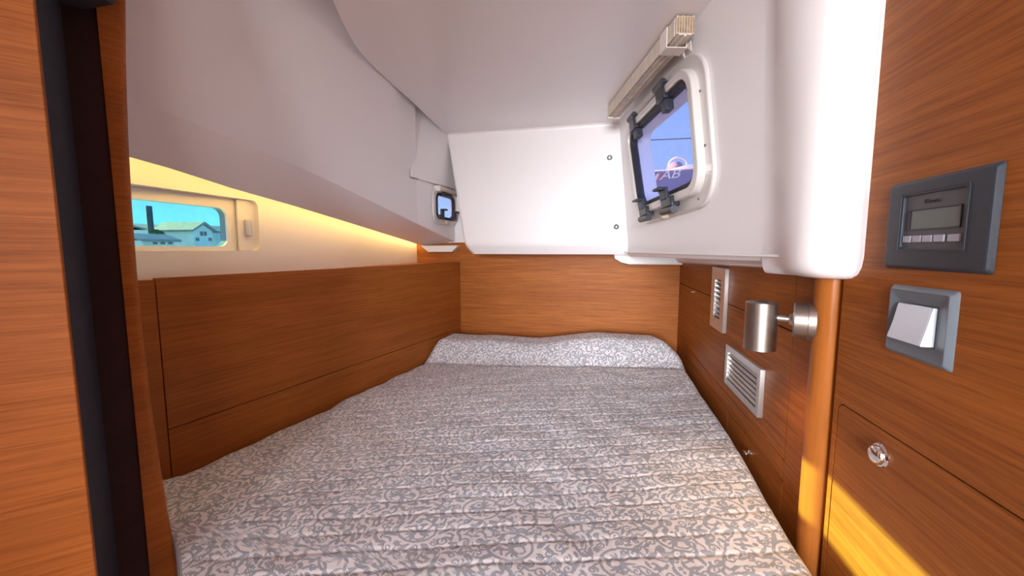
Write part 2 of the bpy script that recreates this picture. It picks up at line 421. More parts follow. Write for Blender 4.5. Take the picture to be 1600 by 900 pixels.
# white trim under the moulding along the right wall and the back wall
bm = BM()
sec = [(0.0, 0.0), (0.0, -0.010), (0.012, -0.030), (0.03, -0.034), (0.05, -0.034), (0.05, 0.0)]
ends = []
for yy, dz in ((0.735, 0.0), (YBACK, -0.026)):
    ends.append([bm.verts.new((0.308 + a, yy, b + dz)) for a, b in sec])
for i in range(len(sec)):
    j = (i + 1) % len(sec); bm.faces.new((ends[0][i], ends[0][j], ends[1][j], ends[1][i]))
bm.faces.new(ends[0]); bm.faces.new(ends[1][::-1])
link('trim_2', bm, 'gelcoat', bevel=0.003, **S_)
prism('trim_3', [V((x, YBACK - 0.05, z)) for x, z in ((0.055, -0.040), (0.085, -0.058), (0.12, -0.066), (0.345, -0.066), (0.345, -0.01), (0.05, -0.01))], [], (0, 0.05, 0), 'gelcoat', bevel=0.004, **S_)

# --- inclined side liner P, soffit and the boxed-in part aft
edge_px = [(208, 155), (300, 191), (400, 232), (500, 275), (612, 330), (712, 379)]
pn = V((1.37, -0.08, 0)).normalized(); pp0 = V((-0.72, 1.87, 0))
edge = [onplane(x, y, pp0, pn) for x, y in edge_px]
edge = [V((P_x(REAR), REAR, 0.30)), V((P_x(0.2), 0.2, 0.277))] + edge[:-1] + [V((P_x(1.52), 1.52, 0.106)), V((P_x(YBACK), YBACK, 0.040))]
low = []
for e in edge:
    y = min(e.y + 0.0, YBACK)
    zl = np.interp(y, [REAR, 0.2, 0.600, 0.770, 1.09, YBACK], [0.205, 0.19, 0.172, 0.147, 0.113, 0.019])
    low.append(V((float(np.interp(y, [1.0, YBACK], [-0.860, -0.892])), y, float(zl))))
ceil_l = thing('ceiling_side', (-0.78, 0.8, 0.0), **S_)
bm = BM()
ringsv = []
for e, l in zip(edge, low):
    R_ = 0.005
    top = V((e.x - 0.0, e.y, 0.93))
    ln_ = float(np.interp(e.y, [0.5, 1.0, 1.4, 1.52], [0.36, 0.28, 0.10, 0.0]))
    top = V((e.x + ln_ * (0.93 - e.z), e.y, 0.93)); mid = V((e.x + ln_ * 0.19, e.y, e.z + 0.19))
    inn = (l - e).normalized()
    pts = [top, mid, e + V((0, 0, R_)), e + V((0, 0, R_ * 0.3)) + inn * R_ * 0.3, e + inn * R_, l, l + V((-0.002, 0, 0.006)), l + V((-0.004, 0, 0.05))]
    ringsv.append([bm.verts.new(p) for p in pts])
for k, (a, b) in enumerate(zip(ringsv, ringsv[1:])):
    for i in range(2 if k == len(ringsv) - 2 else 0, 3): bm.faces.new((a[i], a[i + 1], b[i + 1], b[i]))
bf = BM(); rf_ = [[bf.verts.new(q.co) for q in r[3:]] for r in ringsv]
for a, b in zip(rf_, rf_[1:]):
    for i in range(len(a) - 1): bf.faces.new((a[i], a[i + 1], b[i + 1], b[i]))
link('fascia', bf, 'fascia', ceil_l, smooth=18)
link('liner', bm, 'vinyl', ceil_l, smooth=18)
ea, eb = edge[-2], edge[-1]
prism('liner_end', [ea + V((0, 0, .005)), eb + V((0, 0, .005)), V((eb.x, eb.y, 0.93)), V((ea.x, ea.y, 0.93))],
      [[V((P_x(a), a, b)) for a, b in rr(1.645 + .026, 1.885 - .026, 0.116 + .026, 0.276 - .026, 0.026, 6)]], (-0.006, 0, 0), 'vinyl', ceil_l)
# side deck outside the liner, closing the space above the soffit
bm = BM(); dk = []
for e, l in zip(edge, low): dk.append([bm.verts.new(p) for p in (l + V((-0.115, 0, 0.056)), l + V((-0.003, 0, 0.052)), e + V((-0.012, 0, 0.030 if e.y > 1.5 else 0.05)))])
for a, b in zip(dk, dk[1:]):
    for i in range(2): bm.faces.new((a[i], a[i + 1], b[i + 1], b[i]))
link('side_deck', bm, 'vinyl', ceil_l)
# added unseen block keeps sun from the small hatch; deck closes above the liner
box('sun_block', -1.10, -1.05, 1.40, 2.10, 0.05, 0.60, 'vinyl', ceil_l)
box('deck_top', -1.0, -0.45, REAR, 1.92, 0.925, 0.94, 'vinyl', ceil_l)
# boxed-in part: transverse face with crooked sealed joint, open space with the small hatch below it
bm = BM(); b_prism(bm, [V((-0.77, 1.466, 0.284)), V((P_x(1.466) + 0.010, 1.466, 0.284)), V((P_x(1.885) + 0.022, 1.885, 0.290)), V((-0.77, 1.885, 0.290))], [], (0, 0, 0.64))
link('boxed_panel', bm, 'vinyl', ceil_l, bevel=0.003)
bm = BM()
seam = [onplane(x, y, pp0 + pn * 0.008, pn) for x, y in ((636, 154), (632.5, 175), (635.5, 198), (635, 217), (637.5, 245), (640, 277), (655, 279.5))]
for a, b in zip(seam, seam[1:]): b_cyl(bm, a, b, 0.0022, n=6)
link('seam_sealant', bm, plain('grey_sealant', (0.22, 0.17, 0.14), 0.8, var=0.3, scale=80), ceil_l)
for x, y in ((562, 149), (628.5, 204)):
    p = onplane(x, y, pp0, pn); bm = BM(); b_lathe(bm, p + pn * 0.0, pn, [(0.0028, 0), (0.0028, 0.006), (0, 0.0065)], 8); link('plug', bm, 'bezel', ceil_l)
# little white end piece against the back wall
prism('trim_4', [V((x, YBACK - 0.045, z)) for x, z in ((-0.885, 0.020), (-0.845, -0.012), (-0.72, -0.012), (-0.685, 0.020))], [], (0, 0.045, 0), 'hull_white', bevel=0.003, **S_)

# ================================================================= windows
# --- window_1: opening hatch in the moulding
window_1 = thing('window_1', tuple(q00), **S_)
prism('flange', hrr(0.0, 0.085), [hrr(0.036, 0.062)], cn * 0.012, 'frame_white', window_1, bevel=0.005, segs=3)
prism('frame', hrr(0.030, 0.066), [hrr(0.052, 0.050)], cn * 0.030, 'frame_white', window_1, bevel=0.004, segs=3)
prism('gasket', hrr(0.050, 0.052), [hrr(0.066, 0.040)], cn * 0.022, 'gasket', window_1, bevel=0.003)
prism('pane', [p + cn * 0.004 for p in hrr(0.060, 0.044)], [], cn * 0.006, 'pane_hatch', window_1)
bm = BM(); b_prism(bm, [p - cn * 0.002 for p in hrr(0.045, 0.05)], [[p - cn * 0.002 for p in hrr(0.064, 0.042)]], -cn * 0.045); link('outer_coaming', bm, 'gelcoat', window_1)
eu = (hq(1, .5) - hq(0, .5)).normalized(); ev = (hq(.5, 1) - hq(.5, 0)).normalized()
def small_dot(u, v_, r=0.0028, off=0.0125):
    bm = BM(); b_lathe(bm, hq(u, v_, off - 0.003), cn, [(r, 0), (r, 0.004), (0, 0.0045)], 10); return bm
for u, v_ in ((0.95, 0.70), (0.955, 0.36), (0.86, 0.055), (0.62, 0.045), (0.46, 0.05), (0.30, 0.045)):
    link('screw', small_dot(u, v_), 'bezel', window_1)
for u in (0.24, 0.66):                                      # hinges along the top
    bm = BM(); o = hq(u, 0.875, 0.020)
    b_frame(bm, o, eu, ev, cn, -0.030, 0.030, -0.020, 0.030, -0.004, 0.016)
    hgo = link('hinge', bm, 'black', window_1, bevel=0.004)
    bm = BM(); b_cyl(bm, o + ev * 0.026 + cn * 0.012 - eu * 0.030, o + ev * 0.026 + cn * 0.012 + eu * 0.030, 0.010, n=14); link('hinge_pin', bm, 'black', hgo)
    bm = BM(); b_frame(bm, o, eu, ev, cn, -0.020, 0.020, -0.052, -0.016, -0.014, 0.008); link('hinge_tab', bm, 'graphite', hgo, bevel=0.003)
bm = BM(); b_frame(bm, hq(0.45, 0.905, 0.020), eu, ev, cn, -0.12, 0.12, -0.006, 0.008, -0.002, 0.008); link('hinge_rail', bm, 'gasket', window_1, bevel=0.002)
for u in (0.24, 0.60):                                   # latches along the bottom
    o = hq(u, 0.085, 0.022)
    bm = BM(); b_frame(bm, o, eu, ev, cn, -0.026, 0.050, -0.012, 0.018, -0.006, 0.018)
    lt_ = link('latch', bm, 'black', window_1, bevel=0.004)
    bm = BM(); b_frame(bm, o, eu, ev, cn, -0.024, 0.024, 0.010, 0.046, 0.010, 0.020); b_frame(bm, o, eu, ev, cn, -0.024, 0.024, 0.038, 0.046, 0.018, 0.038)
    link('latch_handle', bm, 'graphite', lt_, bevel=0.003)
    bm = BM(); b_cyl(bm, o - ev * 0.020 + cn * 0.010 - eu * 0.040, o - ev * 0.020 + cn * 0.010 + eu * 0.045, 0.010, n=14); link('latch_barrel', bm, 'black', lt_)
bm = BM(); b_lathe(bm, hq(0.49, 0.02, 0.008), cn, [(0.010, 0), (0.010, 0.014), (0.007, 0.020), (0, 0.021)], 14); link('catch_button', bm, 'cream', window_1)

# --- window_2: small hatch in the side liner, beyond the boxed panel
window_2 = thing('window_2', (P_x(1.76), 1.76, 0.11), **S_)
pd = V((0.0584, 1, 0)).normalized(); pnn = V((1, -0.0584, 0)).normalized()
def pq(a, b, off=0.0): return V((P_x(a), a, b)) + pnn * off
def prr(m, r, off=0.0): return [pq(a, b, off) for a, b in rr(1.645 + m, 1.885 - m, 0.116 + m, 0.276 - m, r, 6)]
prism('flange', prr(0.0, 0.04, 0.001), [prr(0.024, 0.028, 0.001)], pnn * 0.010, 'frame_white', window_2, bevel=0.003)
prism('gasket', prr(0.022, 0.03, 0.001), [prr(0.034, 0.02, 0.001)], pnn * 0.014, 'gasket', window_2, bevel=0.002)
prism('pane', prr(0.03, 0.024, 0.003), [], pnn * 0.004, 'pane_hatch', window_2)
for a in (1.70, 1.83):
    bm = BM(); b_frame(bm, pq(a, 0.150, 0.012), pd, V((0, 0, 1)), pnn, -0.022, 0.022, -0.012, 0.006, 0, 0.014); lt_ = link('latch', bm, 'black', window_2, bevel=0.002)
    bm = BM(); b_frame(bm, pq(a, 0.150, 0.012), pd, V((0, 0, 1)), pnn, -0.012, 0.014, 0.004, 0.032, 0.008, 0.018); b_frame(bm, pq(a, 0.15, 0.012), pd, V((0, 0, 1)), pnn, -0.012, 0.014, 0.024, 0.032, 0.016, 0.034)
    link('latch_handle', bm, 'graphite', lt_, bevel=0.002)
bm = BM(); b_frame(bm, pq(1.765, 0.255, 0.012), pd, V((0, 0, 1)), pnn, -0.05, 0.05, -0.012, 0.006, 0, 0.012); link('hinge', bm, 'black', window_2, bevel=0.003)
bm = BM(); b_lathe(bm, pq(1.765, 0.128, 0.008), pnn, [(0.008, 0), (0.008, 0.010), (0, 0.013)], 12); link('catch_button', bm, 'cream', window_2)

# --- window_3: long fixed window in the hull side
window_3 = thing('window_3', tuple(hp(0.66, -0.006)), **S_)
rec = [hp(a, b, -0.0) for a, b in rr(0.36, 0.945, -0.006, 0.138, 0.020)]
inn = [hp(a, b, -0.0) for a, b in rr(0.363, 0.942, -0.003, 0.135, 0.018)]
prism('recess_rim', rec, [inn], -hn * 0.035 + V((0, 0, 0)), 'hull_white', window_3)
lin_o = [hp(a, b, -0.026) for a, b in rr(0.34, 0.965, -0.026, 0.158, 0.02)]
hole = [hp(a, b, -0.026) for a, b in rr(0.375, 0.868, 0.008, 0.108, 0.024, 8)]
prism('liner_panel', lin_o, [hole], -hn * 0.006, 'hull_white', window_3)
hole2 = [hp(a, b, -0.032) for a, b in rr(0.375, 0.868, 0.008, 0.108, 0.024, 8)]
big2 = [hp(a, b, -0.032) for a, b in rr(0.360, 0.883, -0.007, 0.123, 0.03, 8)]
prism('pane_gasket', big2, [hole2], -hn * 0.018, plain('blue_grey_edge', (0.20, 0.30, 0.42), 0.3), window_3)
prism('pane', [p - hn * 0.016 for p in [hp(a, b, -0.032) for a, b in rr(0.365, 0.878, 0.0, 0.116, 0.026, 8)]], [], -hn * 0.004, 'pane_hull', window_3)
bl = prism('sliding_blind', [hp(a, b, -0.016) for a, b in rr(0.892, 0.960, -0.003, 0.135, 0.004, 3)], [], -hn * 0.006, 'hull_white', window_3, bevel=0.001)
prism('blind_pull', [hp(a, b, -0.016) for a, b in rr(0.909, 0.924, 0.036, 0.082, 0.004, 4)], [], hn * 0.010, 'alu', bl, bevel=0.003)

# ================================================================= left: door, dark rebate, jamb
def vert_prism(name, pts, z0, z1, mat, parent=None, bend=None, nz=1, smooth=40, **kw):
    bm = BM(); rows = []
    for k in range(nz + 1):
        z = z0 + (z1 - z0) * k / nz; d = bend(z) if bend else V((0, 0, 0))
        rows.append([bm.verts.new(V((p[0], p[1], z)) + d) for p in pts])
    for a, b in zip(rows, rows[1:]):
        for i in range(len(pts)): j = (i + 1) % len(pts); bm.faces.new((a[i], a[j], b[j], b[i]))
    bm.faces.new(rows[0][::-1]); bm.faces.new(rows[-1])
    return link(name, bm, mat, parent, smooth=smooth, **kw)
e0 = onY(102, 450, 0.333); dd = V((0.707, 0.707, 0)); dnrm = V((0.707, -0.707, 0))
ex_, ey_ = e0.x, e0.y
door_1 = thing('door_1', (ex_ - 0.1, ey_ - 0.1, FLOOR), **S_)
pA = V((ex_, ey_, 0)); pB = pA - dd * 0.215
vert_prism('door_leaf', [tuple(p)[:2] for p in (pA, pB, pB - dnrm * 0.012, pA - dnrm * 0.012 - dd * 0.002)], FLOOR + 0.01, 0.52, 'teak_door', door_1, bevel=0.0015)
jr = onY(218.5, 450, 0.470); jd = V((0.39, 0.92, 0)).normalized(); jn = V((0.92, -0.39, 0))
jl = onplane(192, 450, V((jr.x, jr.y, 0)), jn)
jr = V((jr.x, jr.y, 0)); jl = V((jl.x, jl.y, 0))
jw = (jr - jl).length
pts = [jl, ]
r_ = 0.010
ctr = jr - jd * r_ - jn * r_
for i in range(7):
    a = math.radians(90 * i / 6); pts.append(ctr + jn * r_ * math.cos(a) + jd * r_ * math.sin(a))
pts += [jr - jn * 0.07, jl - jn * 0.07 + jd * 0.0]
bm = BM(); rows = []
for k in range(17):
    z = FLOOR + (0.60 - FLOOR) * k / 16; d = jd * (0.020 * min(2.2, ((z + 0.06) / 0.5) ** 2))
    rows.append([bm.verts.new(V((p.x, p.y, z)) + (d if 0 < i_ < 9 else V((0, 0, 0)))) for i_, p in enumerate(pts)])
for a, b in zip(rows, rows[1:]):
    for i in range(len(pts)): j = (i + 1) % len(pts); bm.faces.new((a[i], a[j], b[j], b[i]))
bm.faces.new(rows[0][::-1]); bm.faces.new(rows[-1])
link('trim_5', bm, 'teak_jamb', smooth=50, **S_)
# dark coloured strips in the rebate between leaf and jamb
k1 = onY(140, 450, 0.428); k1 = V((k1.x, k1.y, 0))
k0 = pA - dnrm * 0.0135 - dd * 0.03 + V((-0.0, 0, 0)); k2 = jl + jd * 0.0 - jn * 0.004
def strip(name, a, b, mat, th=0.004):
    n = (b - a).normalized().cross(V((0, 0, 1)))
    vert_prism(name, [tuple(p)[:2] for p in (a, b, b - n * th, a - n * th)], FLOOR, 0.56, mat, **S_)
strip('trim_6', k1, k2, 'rebate_brown'); strip('trim_7', k0, k1, 'rebate_slate')
box('trim_8', -0.80, -0.66, 0.30, 0.445, 0.335, 0.56, 'rebate_slate', **S_)

# ================================================================= left locker below the window
locker = thing('locker', (-0.86, 1.2, FLOOR), 'long teak locker with flush front panels under the hull window', 'cabinet')
ld = V((0.1935, 1, 0)).normalized(); ln = V((1, -0.1935, 0)).normalized()
def lp(y, z, off=0.0): return V((locker_x(y), y, z)) + ln * off
def lpanel(name, y0, y1, z0, z1, th=0.012, off=0.0, mat='teak_locker'):
    return prism(name, [lp(y0, z0, off), lp(y1, z0, off), lp(y1, z1, off), lp(y0, z1, off)], [], -ln * th, mat, locker, bevel=0.0007)
Y0 = 0.615
prism('body', [lp(Y0, FLOOR, -0.018), lp(YBACK, FLOOR, -0.018), lp(YBACK, -0.075, -0.018), lp(Y0, -0.075, -0.018)], [], -ln * 0.006, 'teak_locker', locker)
lpanel('door', 0.657, YBACK - 0.004, -0.397, -0.061)
lpanel('end_stile', Y0, 0.655, FLOOR, -0.064)
lpanel('lower_board', 0.657, YBACK - 0.004, FLOOR, -0.399)
bm = BM()
b_prism(bm, [lp(Y0, -0.075, -0.008), lp(YBACK, -0.072, -0.008), V((-0.93, YBACK, -0.072)), V((hull_x(Y0) + 0.001, Y0, -0.075))], [], (0, 0, 0.006))
link('shelf_top', bm, 'teak_locker', locker)

# ================================================================= right-hand aft lockers
def rdoor(label, y0, y1, z0, z1, holes=()):
    t = thing('locker_hatch', (XR, (y0 + y1) / 2, z0), label, 'cabinet door')
    o = [V((XR, a, b)) for a, b in rr(y0 + .0013, y1 - .0013, z0 + .0013, z1 - .0013, 0.002, 2)]
    prism('panel', o, [], (0.012, 0, 0), 'teak_y', t, bevel=0.0006)
    return t
d1 = rdoor('flush teak hatch panel behind the reading lamp, carrying the wide louvred vent', 0.802, 1.150, -0.392, -0.148)
d2 = rdoor('flush teak hatch panel beside the pillow end, with the narrow upright vent on it', 1.150, 1.845, -0.392, -0.148)
d3 = rdoor('low teak drawer front beside the mattress with a small chrome turn latch', 0.802, 1.131, -0.56, -0.436)
def turn_latch(p, parent, s=1.0):
    bm = BM(); b_lathe(bm, p, (-1, 0, 0), [(0.009 * s, 0), (0.009 * s, 0.003 * s), (0.006 * s, 0.006 * s), (0.006 * s, 0.012 * s), (0, 0.013 * s)], 14)
    l = link('latch', bm, 'chrome', parent)
    bm = BM(); b_box(bm, p.x - 0.016 * s, p.x - 0.011 * s, p.y - 0.014 * s, p.y + 0.012 * s, p.z - 0.003 * s, p.z + 0.003 * s); link('latch_lever', bm, 'chrome', l, bevel=0.001)
turn_latch(onX(1172, 708, XR), d3, 0.8)
turn_latch(onX(1083, 456, XR), d2, 0.45)

def vent(label, y0, y1, z0, z1, fr, nsl, pitch_along, tilt):
    t = thing('air_vent', (XR, (y0 + y1) / 2, z0), label, 'vent', 'aluminium air vents in the side wall')
    def q(a, b, x): return V((x, a, b))
    prism('frame', [q(a, b, XR) for a, b in rr(y0, y1, z0, z1, 0.002, 2)], [[q(a, b, XR) for a, b in rr(y0 + fr, y1 - fr, z0 + fr, z1 - fr, 0.002, 2)]], (-0.010, 0, 0), 'alu', t, bevel=0.0015)
    box('backing', XR - 0.0025, XR - 0.0005, y0 + fr * .8, y1 - fr * .8, z0 + fr * .8, z1 - fr * .8, 'bezel', t)
    for i in range(nsl):
        zc = z0 + fr + (z1 - z0 - 2 * fr) * (i + 0.5) / nsl; h = (z1 - z0 - 2 * fr) / nsl
        bm = BM(); r = b_box(bm, XR - 0.0095, XR - 0.003, y0 + fr * .9, y1 - fr * .9, zc - 0.0011, zc + 0.0011)
        bmesh.ops.rotate(bm, cent=V((XR - 0.006, 0, zc)), matrix=Matrix.Rotation(math.radians(tilt), 3, 'Y'), verts=bm.verts)
        link('slat', bm, 'alu', t)
    return t
vent('wide brushed aluminium louvred vent below the reading lamp', 0.909, 1.147, -0.357, -0.251, 0.016, 6, None, -38)
v2 = vent('narrow upright aluminium vent just under the white ceiling trim', 1.185, 1.318, -0.232, -0.052, 0.034, 8, None, -38)

# near locker door with its push button
ndoor = thing('cupboard_front', (XR, 0.2, -0.80), 'golden teak cupboard front with a chrome push button below the light switch', 'cabinet door')
prism('panel', [V((XR, a, b)) for a, b in rr(-0.298, 0.6482, -0.798, -0.2208, 0.013, 6)], [], (0.012, 0, 0), 'teak_near', ndoor, bevel=0.0008)
kp = onX(1377, 711, XR)
bm = BM(); b_lathe(bm, kp, (-1, 0, 0), [(0.0150, 0.0), (0.0150, 0.0015), (0.0135, 0.0035), (0.011, 0.0035)], 24); kn = link('push_button', bm, 'chrome', ndoor)
bm = BM(); b_lathe(bm, kp, (-1, 0, 0), [(0.0122, 0.003), (0.0118, 0.006), (0.0100, 0.0090), (0.0070, 0.0108), (0.0, 0.0118)], 24); link('button_cap', bm, 'chrome', kn)

# ================================================================= bed
def bed_xl(y):
    """left edge of the berth: along the locker, its foot corner cut away round the door jamb"""
    return np.maximum(locker_x(y), np.interp(y, [0.16, 0.36, 0.43, 0.46, 0.485, 0.50, 0.52, 0.55, 0.60], [-0.30, -0.52, -0.610, -0.652, -0.70, -0.76, -0.85, -0.91, -0.95]))
def bed_z(x, y):
    xl = bed_xl(y) + 0.004; xr_ = np.where(y < 0.70, 0.312, np.where(y < 1.0, 0.312 + (y - 0.70) * 0.04, 0.324))
    t = (x + 0.9) / 1.2
    z = -0.497 + 0.052 * np.clip(t, 0, 1) + 0.012 * np.clip((y - 0.6) / 1.0, 0, 1)
    # edges roll over
    dl = np.clip((x - xl) / 0.05 + np.clip((0.66 - y) / 0.06, 0, 1), 0, 1); z = z - 0.022 * (1 - dl) ** 2
    dr = np.clip((xr_ - x) / 0.030, 0, 1); z = z - 0.085 * (1 - np.sqrt(np.clip(1 - (1 - dr) ** 2, 0, 1)))
    # pillow roll under the spread at the far end
    sm = lambda a: a * a * (3 - 2 * a)
    rise = sm(np.clip((y - 1.535 - 0.010 * np.sin(x * 9)) / 0.13, 0, 1)) * (1 - 0.50 * np.clip((y - 1.74) / 0.13, 0, 1) ** 2)
    xe = 0.335 - np.clip((y - 1.55) / 0.30, 0, 1) * 0.10
    endr = sm(np.clip((xe - x) / 0.10 + 0.35, 0, 1)); endl = sm(np.clip((x + 0.795 - (y - 1.5) * 0.16) / 0.07, 0, 1))
    lump = 1 + 0.10 * np.sin(x * 7 + 0.6) + 0.06 * np.sin(x * 17 + 2) - 0.16 * np.exp(-((x + 0.33) / 0.10) ** 2)
    z = z + 0.072 * rise * endr * endl * lump
    z = z - 0.03 * (1 - endr) * np.clip((y - 1.6) / 0.2, 0, 1)
    # soft creases
    z = z + 0.0045 * np.sin(x * 5.3 + y * 3.1) * np.sin(y * 6.1 - x * 2.2)
    z = z + 0.0022 * np.sin(x * 21 + 3 * np.sin(y * 7)) * np.sin(y * 17 + 2 * np.sin(x * 9))
    z = z + 0.0008 * np.sin(y * 61 + 4 * np.sin(x * 11) + x * 9) * (0.5 + 0.5 * np.sin(x * 13 + y * 5))
    # creases in front of the pillow
    z = z - 0.006 * np.exp(-((y - 1.535 - 0.012 * np.sin(x * 9 + 1)) / 0.014) ** 2)
    return z
def bed_grid():
    nx, ny = 540, 700
    u = np.linspace(0, 1, nx); ys = np.linspace(0.16, 1.880, ny)
    U, Y = np.meshgrid(u, ys)
    wob = 0.004 * np.sin(Y * 23) + 0.003 * np.sin(Y * 51 + 1)
    xl = bed_xl(Y) + 0.005; xr_ = np.where(Y < 0.70, 0.312, np.where(Y < 1.0, 0.312 + (Y - 0.70) * 0.04, 0.324)) - np.abs(wob) * 0.7
    X = xl + (xr_ - xl) * U
    Z = bed_z(X, Y) + wob * 0.6 * np.clip(1 - U * 12, 0, 1) * (Y > 0.66)
    # quilting: two families of stitched grooves, puffed between
    a = math.radians(14)
    p = (X * math.cos(a) + Y * math.sin(a)) / 0.055 + 0.10 * np.sin(Y * 9); q = (-X * math.sin(a) + Y * math.cos(a)) / 0.042 + 0.10 * np.sin(X * 7)
    dp = np.abs(p - np.round(p)); dq = np.abs(q - np.round(q))
    gr = np.exp(-(dq * 0.042 / 0.0032) ** 2) + 0.55 * np.exp(-(dp * 0.055 / 0.0032) ** 2)
    Z = Z - 0.0014 * gr
    return X, Y, Z, gr

def print_tile():
    """one repeat of the scroll-and-leaf print, 0.30 x 0.30 m at 1 mm"""
    n = 300; T = np.zeros((n, n), np.float32); rng = random.Random(11)
    def stamp(x, y, r, val=1.0):
        k = int(math.ceil(r)) + 1; xi, yi = int(round(x)), int(round(y))
        gx = np.arange(xi - k, xi + k + 1); gy = np.arange(yi - k, yi + k + 1)
        d = np.sqrt((gx[None, :] - x) ** 2 + (gy[:, None] - y) ** 2)
        m = np.clip(r + 0.5 - d, 0, 1)
        ix = np.ix_(gy % n, gx % n)
        T[ix] = np.maximum(T[ix], m) if val > 0 else np.minimum(T[ix], 1 - m)
    def stroke(pts, r0, r1=None, taper=True, val=1.0):
        for i, (x, y) in enumerate(pts):
            t = i / max(1, len(pts) - 1)
            r = (r0 * (math.sin(math.pi * min(1, 0.12 + t * 0.88)) ** 0.6 if taper else 1)) if r1 is None else r0 + (r1 - r0) * t
            stamp(x, y, max(0.7, r), val)
    def curve(x, y, ang, L, bend, steps=None):
        steps = steps or int(L); out = []; s = L / steps
        for i in range(steps):
            out.append((x, y)); x += s * math.cos(ang); y += s * math.sin(ang); ang += bend * s
        return out
    def spiral(cx, cy, r, turns, a0, sgn, wd):
        m = int(r * turns * 5); pts = []
        for i in range(m):
            t = i / m; rad = r * (1 - 0.86 * t); an = a0 + sgn * turns * 2 * math.pi * t
            pts.append((cx + rad * math.cos(an), cy + rad * math.sin(an)))
        stroke(pts, wd, wd * 0.7); return pts
    def leaf(x, y, ang, L, wd, bend=0.0): stroke(curve(x, y, ang, L, bend), wd)
    # medallions: paisley / pomegranate heads ringed by a stem, with petals and veins
    meds = [(60, 60, 0.4), (210, 60, 2.2), (135, 135, 1.2), (285, 135, -0.7), (60, 210, 2.9), (210, 215, 0.1), (135, 285, -1.3), (285, 280, 1.8)]
    for mx, my, a in meds:
        R = rng.uniform(30, 36)
        ring = [(mx + R * (1 + 0.13 * math.cos(t - a)) * math.cos(t), my + R * 0.80 * (1 + 0.13 * math.cos(t - a)) * math.sin(t)) for t in np.linspace(a + 0.5, a + 5.9, 170)]
        stroke(ring, 2.3, 1.6)
        for k in range(9):                                       # petals
            t = a + (k - 4) * 0.42; leaf(mx - 9 * math.cos(a) + 6 * math.cos(t), my - 9 * math.sin(a) + 6 * math.sin(t), t, 21 - abs(k - 4) * 2.0, 2.1, 0.03 * (k - 4))
        stroke([(mx + 11 * math.cos(t) * (1 - .15 * math.sin(3 * t)) - 8 * math.cos(a), my + 9 * math.sin(t) - 8 * math.sin(a)) for t in np.linspace(0, 6.28, 60)], 1.5, 1.5)
        for k in range(12):                                      # leaves outside the ring
            t = a + k * 0.5236 + rng.uniform(-.15, .15)
            x, y = mx + R * 1.14 * math.cos(t), my + R * 0.93 * math.sin(t)
            if rng.random() < 0.35: spiral(x + 5 * math.cos(t), y + 5 * math.sin(t), rng.uniform(5, 8), 1.4, t + 2.5, rng.choice((-1, 1)), 1.6)
            else: leaf(x, y, t + rng.choice((-1, 1)) * rng.uniform(0.4, 1.1), rng.uniform(12, 20), rng.uniform(2.6, 4.2), rng.uniform(-.06, .06))
    # fill what is still empty with leaves, curls and berries
    for _ in range(5200):
        x, y = rng.uniform(0, n), rng.uniform(0, n); r = 5
        xi, yi = int(x), int(y); ix = np.ix_(np.arange(yi - r, yi + r + 1) % n, np.arange(xi - r, xi + r + 1) % n)
        if T[ix].mean() < 0.195:
            k = rng.random(); a = rng.uniform(0, 6.28)
            if k < 0.22: spiral(x, y, rng.uniform(5, 9), 1.3, a, rng.choice((-1, 1)), 1.5)
            elif k < 0.90: leaf(x - 8 * math.cos(a), y - 8 * math.sin(a), a, rng.uniform(11, 24), rng.uniform(1.5, 3.0), rng.choice((-1, 1)) * rng.uniform(.03, .13))
            else: stamp(x, y, rng.uniform(2.4, 4))
    return T
X, Y, Z, GR = bed_grid()
ny, nx = X.shape
me = bpy.data.meshes.new('bedspread')
bedbase = np.array([-0.28, 1.0, -0.56], np.float32)
co = np.stack([X, Y, Z], -1).reshape(-1, 3).astype(np.float32) - bedbase
# skirt verts: hang the near and side edges down
idx = np.arange(nx * ny).reshape(ny, nx)
quads = np.stack([idx[:-1, :-1], idx[:-1, 1:], idx[1:, 1:], idx[1:, :-1]], -1).reshape(-1, 4)
rim = np.concatenate([idx[::-1, 0], idx[0, 1:], idx[1:, -1]])
sk = co[rim].copy(); sk[:, 2] = -0.59 - bedbase[2]
sid = np.arange(len(rim)) + nx * ny
sq = np.stack([rim[:-1], sid[:-1], sid[1:], rim[1:]], -1)
co = np.concatenate([co, sk]); quads = np.concatenate([quads, sq])
me.vertices.add(len(co)); me.vertices.foreach_set('co', co.ravel())
me.loops.add(quads.size); me.loops.foreach_set('vertex_index', quads.ravel().astype(np.int32))
me.polygons.add(len(quads)); me.polygons.foreach_set('loop_start', np.arange(0, quads.size, 4, dtype=np.int32))
me.update(calc_edges=True); me.polygons.foreach_set('use_smooth', np.ones(len(quads), bool))
T = print_tile()
# fabric coordinates (arc length down the bed so that the print follows the pillow)
arc = np.cumsum(np.concatenate([np.zeros((1, nx)), np.sqrt(np.diff(Y, axis=0) ** 2 + np.diff(Z, axis=0) ** 2)]), axis=0)
a = math.radians(4)
fu = (X * math.cos(a) - arc * math.sin(a)) * 900 + 500; fv = (X * math.sin(a) + arc * math.cos(a)) * 900
col = np.floor(fu / 300); fv = fv + 150 * (np.mod(col, 2))
def samp(fu, fv):
    x0 = np.floor(fu).astype(int); y0 = np.floor(fv).astype(int); fx = fu - x0; fy = fv - y0
    g = lambda yy, xx: T[yy % 300, xx % 300]
    return g(y0, x0) * (1 - fx) * (1 - fy) + g(y0, x0 + 1) * fx * (1 - fy) + g(y0 + 1, x0) * (1 - fx) * fy + g(y0 + 1, x0 + 1) * fx * fy
pr = samp(fu, fv).ravel().astype(np.float32)
at = me.attributes.new('print', 'FLOAT', 'POINT'); at.data.foreach_set('value', np.concatenate([pr, pr[rim]]).astype(np.float32))
m, nt, b = mat_new('printed_quilt')
